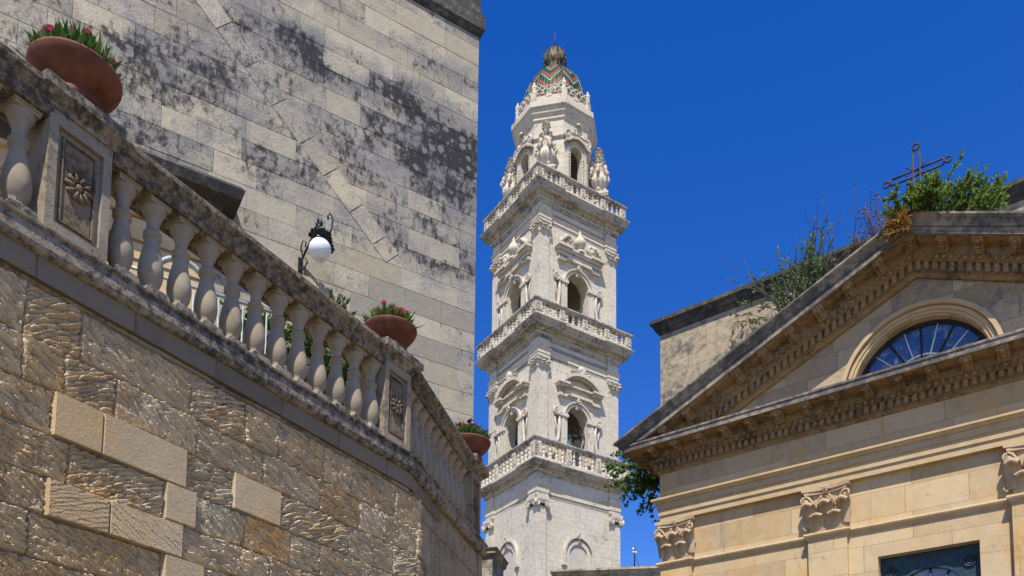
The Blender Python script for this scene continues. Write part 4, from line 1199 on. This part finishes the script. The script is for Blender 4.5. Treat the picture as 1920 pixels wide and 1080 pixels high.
while u < 0:
    L = rb.choice((.45, .6, .75, .9)); b = min(.03, u+L)
    m.bevbox(u+.002, b-.002, .082+rb.uniform(-.006, .004), .3, 4.44, 4.745, .004, (.5+rb.gauss(0, .06), .45+rb.gauss(0, .14), .5+rb.gauss(0, .2)))
    u += L
m.build('smooth_band', M_BAND, BW)
rough_wall('side_stonework', .12, LS, 2.2, 4.74, [4.78, 4.45, 4.05, 3.7, 3.35, 3.0, 2.6, 2.1], {}, 17, BW, M_SIDE, SEC @ Matrix.Translation((0, .01, 0)), .012, .38, .7)
m = MB(); m.M = SEC; m.box(0.15, LS-.02, .12, 3, 0, 4.75); m.box(LS-.16, LS-.02, .05, .12, 0, 4.74)
m.M = Matrix.Identity(4)
m.build('core', M_SIDE, BW)
# the ledge: separate long stones
m = MB()
def ledge_prof(): return [(-.45, 4.735), (-.03, 4.735), (-.012, 4.745), (.0, 4.77), (.0, 4.845), (-.008, 4.862), (.012, 4.872), (.014, 4.886), (.0, 4.893), (-.45, 4.90)]
m.sweep(ledge_prof(), [(-9, 0), (-5.2, 0), (-4.1, 0), (-2.55, .003), (-1.2, -.002), (0, 0), (endS.x, endS.y), (backS.x, backS.y)])
m.build('ledge', M_LEDGE, BW)
m = MB(); pts_ = [(-9, .05), (0, .05), (endS.x-.05, endS.y+.1), (backS.x-.1, backS.y), (3.5, 7.0), (-9, 7.0)]
m.prism(pts_, 4.6, 4.87, 'z'); m.build('terrace_floor', M_GROUND, BW)

# ================================================================== BALUSTRADE
BS = thing('stone_balustrade', 'weathered stone balustrade with bulbous balusters along the terrace ledge', 'balustrade', (-.91741, 7.5, 0), ROT_A)
YB = .172                                             # axis of the balusters behind the ledge face
ZR0, ZR1 = 5.61, 5.80
rp = [(-.34, ZR0), (-.07, ZR0), (-.062, ZR0+.02), (-.05, ZR0+.045), (-.05, ZR0+.07), (-.02, ZR0+.10), (-.005, ZR0+.125), (-.005, ZR0+.155), (-.02, ZR0+.172), (-.05, ZR1-.004), (-.34, ZR1+.004)]
def rail(path, name='handrail'):
    m = MB(); m.sweep(rp, path); return m.build(name, M_RAIL, BS)
sp_ = lambda u, y: tuple((SEC @ Vector((u, y, 0)))[:2])
rail([(-9, 0), (-3.44, 0)]); rail([(-3.05, 0), (-.36, 0)]); rail([sp_(.06, 0), sp_(2.12, 0)])
# baluster
bprof = [(.060, .105), (.063, .118), (.056, .13), (.050, .137), (.061, .158), (.072, .187), (.079, .22), (.081, .252), (.078, .29), (.071, .335), (.061, .38), (.053, .418), (.047, .45), (.044, .468),
         (.047, .472), (.056, .478), (.059, .486), (.056, .494), (.050, .499), (.052, .504), (.058, .51), (.058, .518), (.050, .526), (.042, .531), (.040, .555), (.041, .585), (.044, .60), (.053, .61), (.053, .618), (.049, .622), (.058, .636), (.070, .655), (.077, .672), (.077, .69)]
bme = None
def baluster(u, M, tilt):
    global bme
    if bme is None:
        m = MB(); hh = (ZR0 - 4.893)/.72
        m.lathe([(r, z*hh) for r, z in bprof], 28)
        m.box(-.074, .074, -.074, .074, .688*hh, .722*hh)
        m.box(-.080, .080, -.080, .080, .706*hh, .7225*hh)
        o = m.build('baluster', M_BAL, BS); bme = o.data
        m = MB(); m.prism([(-.092, -.03), (.092, -.03), (.092, .066), (.074, .10), (-.074, .10), (-.092, .066)], -.092, .092); m.lathe([(.066, .095), (.072, .104), (.066, .112)], 20)
        p = m.build('foot', M_LEDGE, o)
    else:
        o = bpy.data.objects.new('baluster', bme); COL.objects.link(o); o.parent = BS
        p = bpy.data.objects.new('foot', FOOT[0]); COL.objects.link(p); p.parent = o
    if not FOOT: FOOT.append(p.data)
    o.location = M @ Vector((u, YB, 4.893)); o.rotation_euler = (0, 0, (AX if M is SEC else 0) + tilt)
FOOT = []
rb = random.Random(2)
I4 = Matrix.Identity(4)
for u in [-.445 - .2235*i for i in range(12)] + [-3.56, -3.785, -4.01, -4.235, -4.46]:
    if -3.47 < u < -2.98: continue
    baluster(u, I4, rb.uniform(-.03, .03))
for i in range(10): baluster(.20 + i*.197, SEC, rb.uniform(-.03, .03))
# pedestals with carved panels
def pedestal(M, u0, u1, d0=-.0, deep=.36, rosette=True):
    m = MB(); m.M = M; y0 = .06 + d0
    zb, zt = 4.893, 5.70
    pu0, pu1, pz0, pz1 = u0+.055, u1-.055, zb+.10, zt-.11
    # shaft with a sunk panel in front
    m.plate([(u0, zb), (u1, zb), (u1, zt), (u0, zt)], [[(pu0, pz0), (pu1, pz0), (pu1, pz1), (pu0, pz1)]], y0, y0+.03)
    m.box(u0, u1, y0+.03, y0+deep, zb, zt)
    m.sweep([(-.05, zb-.004), (.02, zb-.004), (.02, zb+.03), (.0, zb+.045), (-.05, zb+.045)], [tuple((Vector((u0, y0+deep)))), (u0, y0), (u1, y0), (u1, y0+deep)])
    p = m.build('pedestal', M_PED, BS)
    m = MB(); m.M = M
    m.sweep([(-.1, zt-.03), (.01, zt-.03), (.02, zt-.005), (.06, zt+.025), (.08, zt+.04), (.08, zt+.10), (.055, zt+.125), (-.1, zt+.135)], [(u0, y0+deep), (u0, y0), (u1, y0), (u1, y0+deep), (u0, y0+deep)], False)
    m.box(u0, u1, y0, y0+deep, zt, zt+.13)
    m.build('cap', M_LEDGE, p)
    m = MB(); m.M = M
    q0, q1, r0, r1 = pu0+.035, pu1-.035, pz0+.035, pz1-.035
    for a, b, c, d in ((q0, q1, r0, r0+.012), (q0, q1, r1-.012, r1), (q0, q0+.012, r0+.013, r1-.013), (q1-.012, q1, r0+.013, r1-.013)): m.box(a, b, y0+.012, y0+.031, c, d)
    m.box(q0+.02, q1-.02, y0+.02, y0+.031, r0+.02, r1-.02)
    pa = m.build('panel', M_PANEL, p)
    m = MB(); m.M = M
    cu, cz = (u0+u1)/2, (zb+zt)/2 - .005
    for i in range(10):
        t = 2*math.pi*i/10
        m.sphere((cu+.05*math.cos(t), y0+.016, cz+.05*math.sin(t)), .023, 6, 4, (1, .7, 1))
        m.tube([(cu+.03*math.cos(t), y0+.006, cz+.03*math.sin(t)), (cu+.082*math.cos(t), y0+.012, cz+.082*math.sin(t))], [.012, .016], 5)
    m.sphere((cu, y0+.008, cz), .026, 8, 6, (1, .8, 1))
    m.build('rosette', M_PANEL, pa)
    return p
pedestal(I4, -3.455, -3.06)
pedestal(I4, -.375, .0)
pedestal(SEC, 2.14, 2.53)

# ---- planters
def bowl(name, label, p, r, plabel, seed, n, cols):
    t = thing('terracotta_planter', label, 'planter', p, 0, 'terracotta bowls on the balustrade')
    m = MB(); k = r/.30
    m.lathe([(.185*k, 0), (.195*k, .012*k), (.195*k, .04*k), (.175*k, .055*k), (.15*k, .065*k), (.145*k, .08*k), (.16*k, .095*k), (.205*k, .12*k), (.25*k, .165*k), (.285*k, .215*k), (.30*k, .25*k), (.302*k, .262*k), (.285*k, .264*k), (.27*k, .25*k), (.22*k, .22*k), (.02*k, .215*k)], 36)
    m.build('bowl', M_TERRA, t)
    m = MB(); m.lathe([(.265*k, .225*k), (.2*k, .24*k), (.02*k, .25*k)], 20); m.build('soil', M_SOIL, t)
    pl = thing('potted_flowers', plabel, 'flowers', (p[0], p[1], p[2]+.24*k), 0, 'flowers in the terracotta bowls')
    rr = random.Random(seed); f = MB(); fl = MB()
    for i in range(n):
        a = rr.random()*6.283; d = .235*k*math.sqrt(rr.random()); x, y = d*math.cos(a), d*math.sin(a)
        h = k*rr.uniform(.10, .34)*(1.15 - d/(.34*k)); lx, ly = rr.gauss(0, .05)*k + .1*x, rr.gauss(0, .05)*k + .1*y
        wv = .010*k*rr.uniform(.7, 1.3); b = rr.random()*3.14; c, s = math.cos(b)*wv, math.sin(b)*wv
        f.add([(x-c, y-s, 0), (x+c, y+s, 0), (x+lx*.6+c*1.3, y+ly*.6+s*1.3, h*.65), (x+lx*.6-c*1.3, y+ly*.6-s*1.3, h*.65), (x+lx, y+ly, h)], [(0, 1, 2, 3), (3, 2, 4)], (rr.random(), .5, .5), False)
    for i in range(cols):
        a = rr.random()*6.283; d = .25*k*rr.uniform(.15, 1.0); x, y = d*math.cos(a), d*math.sin(a); h = k*rr.uniform(.12, .29)*(1.2 - d/(.5*k))
        q = (rr.random(), .5, .5)
        for s in range(9):
            b = 6.283*s/9; u_ = .036*k
            fl.add([(x, y, h), (x+u_*math.cos(b), y+u_*math.sin(b), h+u_*rr.uniform(-.1, .7)), (x+u_*math.cos(b+.8), y+u_*math.sin(b+.8), h+u_*rr.uniform(-.1, .7))], [(0, 1, 2)], q, False)
        fl.sphere((x, y, h+.006*k), .013*k, 6, 4, (1, 1, .8), q)
    return pl, f, fl
def wp(M, u, y, z):
    q = Matrix.Translation((-.91741, 7.5, 0)) @ Matrix.Rotation(ROT_A, 4, 'Z') @ M @ Vector((u, y, z)); return (q.x, q.y, q.z)
for M, u, r, lab, pl_, sd2, n, c, mat in (
    (I4, -3.26, .262, 'large terracotta bowl on the nearest pedestal, left of the photo', 'crimson flowers with grassy leaves in the bowl on the nearest pedestal', 1, 1800, 60, M_PINK),
    (I4, -.19, .245, 'terracotta bowl on the pedestal where the balustrade bends', 'pink flowers in the bowl where the balustrade bends', 2, 1300, 60, M_PINK),
    (SEC, 2.33, .27, 'terracotta bowl on the last pedestal, in front of the bell tower', 'purple flowers in the bowl on the last pedestal', 3, 900, 55, M_PURPLE)):
    pl, f, fl = bowl('b', lab, wp(M, u, .17, 5.835), r, pl_, sd2, n, c)
    f.build('foliage', M_LEAFB, pl); fl.build('blossoms', mat, pl)

# ================================================================== PLANTS
def grow(rr, base, dirv, length, n_seg, bend, r0):
    pts = [Vector(base)]; d = Vector(dirv).normalized(); st = length/n_seg
    for i in range(n_seg):
        d = (d + Vector((rr.gauss(0, bend), rr.gauss(0, bend), rr.gauss(0, bend)))).normalized()
        pts.append(pts[-1] + d*st)
    return pts
def add_leaf(f, rr, p, d, L, W):
    d = (Vector(d) + Vector((rr.gauss(0, .55), rr.gauss(0, .55), rr.gauss(0, .55)))).normalized()
    s = d.cross(Vector((rr.gauss(0, 1), rr.gauss(0, 1), rr.gauss(0, 1)))).normalized()
    n = d.cross(s)*(.12*L)
    p = Vector(p); L *= rr.uniform(.7, 1.25)
    f.add([tuple(p), tuple(p + d*L*.5 + s*W*.5 + n), tuple(p + d*L), tuple(p + d*L*.5 - s*W*.5 + n)], [(0, 1, 2), (0, 2, 3)], (rr.random()**1.3, .5, .5), False)
def plant(name, label, cat, loc, rotz, seed, stems, leafm, stemm, LL, LW, per, sub=2, tips=None, leaf_from=.15):
    """stems: list of (base, dir, length, bend)"""
    t = thing(name, label, cat, loc, rotz); rr = random.Random(seed); f = MB(); w_ = MB()
    tp = MB()
    for (b, d, L, bend) in stems:
        pts = grow(rr, b, d, L, 7, bend, .01); w_.tube([tuple(p) for p in pts], [.010*(1-.8*i/7) + .003 for i in range(8)], 4)
        twigs = [pts]
        for q in range(sub):
            i = rr.randint(2, 6); dd = (pts[i]-pts[i-1]).normalized() + Vector((rr.gauss(0, .5), rr.gauss(0, .5), rr.gauss(0, .4)))
            tw = grow(rr, pts[i], dd, L*rr.uniform(.25, .5), 4, bend, .005); w_.tube([tuple(p) for p in tw], [.005, .004, .004, .003, .002], 3); twigs.append(tw)
        for tw in twigs:
            n = len(tw)-1
            for k in range(per):
                x = leaf_from + (1-leaf_from)*rr.random(); x *= n; i = min(int(x), n-1); p = tw[i].lerp(tw[i+1], x-i)
                add_leaf(f, rr, p, (tw[i+1]-tw[i]).normalized(), LL, LW)
            if tips: w_.sphere(tuple(tw[-1]), tips*rr.uniform(.7, 1.3), 5, 4)
    w_.build('stems', stemm, t)
    if f.f: f.build('foliage', leafm, t)
    return t
CHM = Matrix.Translation((2.6575, 15, 0)) @ Matrix.Rotation(math.atan2(-.6097, .7926), 4, 'Z'); CRZ = math.atan2(-.6097, .7926)
def cw(u, y, z): return tuple(CHM @ Vector((u, y, z)))
rr = random.Random(21)
# big bush on the apex
st = []
for i in range(120):
    x = rr.uniform(-.2, 1.15); th = rr.uniform(-.5, .85)
    st.append(((x*.8, rr.uniform(-.45, .35), -.4447*max(0, x*.8)+.02), (math.sin(th)+.5, rr.uniform(-.35, .25), abs(math.cos(th))*.8), rr.uniform(.3, .5) if x < .35 else rr.uniform(.35, .68), .15))
for i in range(26): st.append(((rr.uniform(-.05, .5), -.55, -.05), (rr.uniform(-.7, .5), -.5, rr.uniform(-.1, .6)), rr.uniform(.25, .45), .2))
plant('bush', 'big green bush growing on the apex of the pediment beside the iron cross', 'bush', cw(XC, -.05, TOP(XC)), CRZ, 5, st, M_LEAF, M_STEM, .07, .026, 30, 2)
# grey-green shrub with dry stalks on the left slope
x0 = 2.62
st = [((rr.uniform(-.25, .2), rr.uniform(-.1, .4), rr.uniform(-.1, .1)), (rr.gauss(-.12, .34), rr.gauss(0, .25), 1), rr.uniform(.9, 1.6), .12) for i in range(58)]
plant('shrub', 'loose grey-green shrub growing on the left slope of the pediment', 'shrub', cw(x0, .1, TOP(x0)), CRZ, 7, st, M_LEAFG, M_STEM, .065, .028, 18, 2, None, .35)
st = [((rr.uniform(-.2, .5), .25, 0), (rr.gauss(.35, .4), rr.gauss(0, .2), 1), rr.uniform(1.2, 1.9), .06) for i in range(26)]
plant('dry_stalks', 'purplish dry seed stalks rising behind the grey-green shrub', 'dry plant', cw(x0+.15, .3, TOP(x0)), CRZ, 8, st, M_TWIG, M_TWIG, .03, .01, 3, 3, .014, .6)
st = [((rr.uniform(-.2, .2), .1, 0), (rr.gauss(-.1, .35), rr.gauss(0, .2), 1), rr.uniform(.6, 1.05), .08) for i in range(20)]
plant('dry_stalks', 'thin bare stalks with seed heads just left of the apex bush', 'dry plant', cw(4.02, -.1, TOP(4.02)-.02), CRZ, 9, st, M_TWIG, M_TWIG, .025, .01, 2, 3, .015, .6)
st = [((rr.uniform(-.03, .03), 0, rr.uniform(-.05, .05)), (rr.gauss(0, .7), -1+rr.gauss(0, .4), rr.gauss(.1, .7)), rr.uniform(.12, .26), .10) for i in range(170)]
plant('grass_tuft', 'orange dry grass tuft stuck to the gutter just below the apex', 'grass', cw(4.30, -.60, TOP(4.30)-.19), CRZ, 10, st, M_STRAW, M_STRAW, .07, .008, 5, 1)
st = [((rr.uniform(-.25, .25), 0, 0), (rr.gauss(0, .5), -.4+rr.gauss(0, .3), 1), rr.uniform(.12, .3), .12) for i in range(60)]
plant('grass_tuft', 'small straw coloured tuft growing behind the slope beside the nave wall', 'grass', cw(3.15, .4, TOP(3.15)-.02), CRZ, 12, st, M_STRAW, M_STRAW, .06, .008, 4, 1)
# caper hanging at the left end
st = []
for i in range(46):
    a = rr.uniform(-1, 1)
    st.append(((rr.uniform(-.15, .25), rr.uniform(-.3, .5), rr.uniform(-.15, .05)), (rr.gauss(-.35, .45), rr.gauss(0, .4), rr.uniform(-.9, .25)), rr.uniform(.4, 1.0), .17))
plant('caper_plant', 'dark green caper plant hanging under the left end of the cornice', 'plant', cw(-.74, .85, 8.52), CRZ, 13, st, M_LEAFD, M_STEM, .085, .06, 12, 2)
st = [((rr.uniform(0, .7), .0, rr.uniform(0, .3)), (rr.gauss(-.6, .3), rr.gauss(0, .3), .7+rr.gauss(0, .2)), rr.uniform(.25, .55), .15) for i in range(20)]
plant('caper_plant', 'small light green sprigs on top of the left end of the cornice', 'plant', cw(-.65, .5, 8.50), CRZ, 14, st, M_LEAF, M_STEM, .06, .035, 9, 1)
st = [((rr.uniform(-.05, .05), .0, 0), (rr.gauss(.1, .15), rr.gauss(0, .3), -1), rr.uniform(.35, .75), .10) for i in range(14)]
plant('caper_plant', 'thin hanging strands against the sky beside the frieze corner', 'plant', cw(-.42, 1.6, 8.0), CRZ, 15, st, M_LEAFD, M_STEM, .055, .035, 14, 2)
# growth on the nave wall
st = [((rr.uniform(-1.1, .6), rr.uniform(-.05, .0), rr.uniform(-.45, .35)), (rr.gauss(0, .8), -.5, rr.gauss(.2, .6)), rr.uniform(.1, .3), .2) for i in range(46)]
plant('wall_weeds', 'dry yellow-green weeds rooted in the nave wall behind the pediment', 'weeds', cw(.85, 3.98, 12.45), CRZ, 16, st, M_STRAW, M_STEM, .05, .02, 6, 1)

# ---- iron cross
CR = thing('iron_cross', 'rusty wrought iron cross of double bars with ringed ends on the apex', 'cross', cw(4.50, -.2, 10.4), CRZ)
m = MB()
def bar(a, b, w_, r=.016):
    a, b = Vector(a), Vector(b); d = (b-a).normalized(); n = Vector((-d.z, 0, d.x))*w_
    m.tube([tuple(a+n), tuple(b+n)], r, 6); m.tube([tuple(a-n), tuple(b-n)], r, 6)
    m.tube([tuple(b+n), tuple(b+d*.03), tuple(b-n)], r, 6)
    c = b + d*.075
    m.tube([(c.x+.045*math.cos(2*math.pi*i/14), 0, c.z+.045*math.sin(2*math.pi*i/14)) for i in range(15)], r*.9, 6)
zc = 1.08
bar((0, 0, 0), (0, 0, 1.43), .048); bar((0, .0, zc), (-.36, 0, zc), .048); bar((0, 0, zc), (.36, 0, zc), .048)
for a in (45, 135, 225, 315): m.tube([(.02*math.cos(R_(a)), .0, zc+.02*math.sin(R_(a))), (.21*math.cos(R_(a)), 0, zc+.21*math.sin(R_(a)))], .010, 5)
m.build('cross_bars', M_RUST, CR)

# ================================================================== ON THE TERRACE, SEEN BETWEEN THE BALUSTERS
BRZ = math.atan2(.52436, .8515); BM = Matrix.Translation((-.6687, 13, 0)) @ Matrix.Rotation(BRZ, 4, 'Z')
def bwp(u, y, z): return tuple(BM @ Vector((u, y, z)))
st = [((rr.uniform(-.8, .8), rr.uniform(-.3, .1), rr.uniform(.4, 1.9)), (rr.gauss(0, .5), rr.gauss(-.2, .4), .8), rr.uniform(.4, .9), .2) for i in range(130)]
plant('climbing_shrub', 'bright green climbing shrub seen between the balusters right of the gate', 'shrub', bwp(-2.85, -.25, 6.2), BRZ, 31, st, M_LEAFB, M_STEM, .10, .055, 14, 2)
GT = thing('metal_gate', 'pale zinc gate with curled bars seen between the balusters', 'gate', bwp(-4.6, -.9, 4.87), BRZ)
m = MB()
m.tube([(-1.2, 0, 0), (-1.2, 0, 3.2)], .03, 6); m.tube([(1.2, 0, 0), (1.2, 0, 3.2)], .03, 6)
for z_ in (.3, 1.2, 2.1, 2.6, 3.2): m.tube([(-1.2, 0, z_), (1.2, 0, z_)], .022, 6)
m.build('frame', M_ZINC, GT)
m = MB()
for i in range(8):
    x = -1.05 + i*.3; m.tube([(x, 0, .3), (x, 0, 3.2)], .012, 5)
    spiral(m, (x+.15, 0, 2.35), (1, 0, 0), (0, 0, 1), .1, 1.6, .014); spiral(m, (x+.15, 0, 1.6), (1, 0, 0), (0, 0, -1), .12, 1.6, .014)
m.tube([(.3*math.cos(math.pi*i/12), 0, 3.2+.3*math.sin(math.pi*i/12)) for i in range(13)], .035, 6)
m.build('scrollwork', M_GREENP, GT)

# ================================================================== FAR THINGS
def far(name, label, cat, P0, P1, z1, depth, mat, corn=.35, z_over=.2):
    a, b = Vector(P0), Vector(P1); d = b-a; L = d.length
    t = thing(name, label, cat, (a.x, a.y, 0), math.atan2(d.y, d.x))
    m = MB(); m.box(0, L, 0, depth, 0, z1); m.build('wall', mat, t)
    m = MB(); m.sweep([(-.2, z1), (.04, z1), (.10, z1+.06), (.10, z1+.14), (z_over, z1+.2), (z_over, z1+corn), (-.2, z1+corn+.06)], [(0, depth), (0, 0), (L, 0), (L, depth)]); m.build('coping', M_NAVE, t)
    return t
far('stone_wall', 'low ochre stone wall end with a worn coping left of the bell tower foot', 'wall', (-3.5, 24.6), (-.62, 24.0), 9.15, 1.5, M_FAR, .22, .16)
rw = far('parapet_wall', 'dark stained parapet wall between the bell tower and the church', 'wall', (2.0, 40.6), (12, 39.0), 13.35, 2, M_NAVE, .3, .2)
AT = thing('antenna_mast', 'thin dark antenna mast with small white insulators on the parapet wall', 'antenna', (5.9, 40.4, 13.6))
m = MB(); m.tube([(0, 0, -.1), (0, 0, 1.25)], .035, 6); m.tube([(.02, 0, .85), (.38, .2, -.05)], .012, 4); m.build('mast', M_IRON, AT)
m = MB(); m.sphere((-.06, -.04, 1.12), .06, 6, 5); m.sphere((-.05, -.04, .95), .055, 6, 5); m.sphere((.06, -.04, .93), .055, 6, 5); m.build('insulators', M_GLOBE, AT)
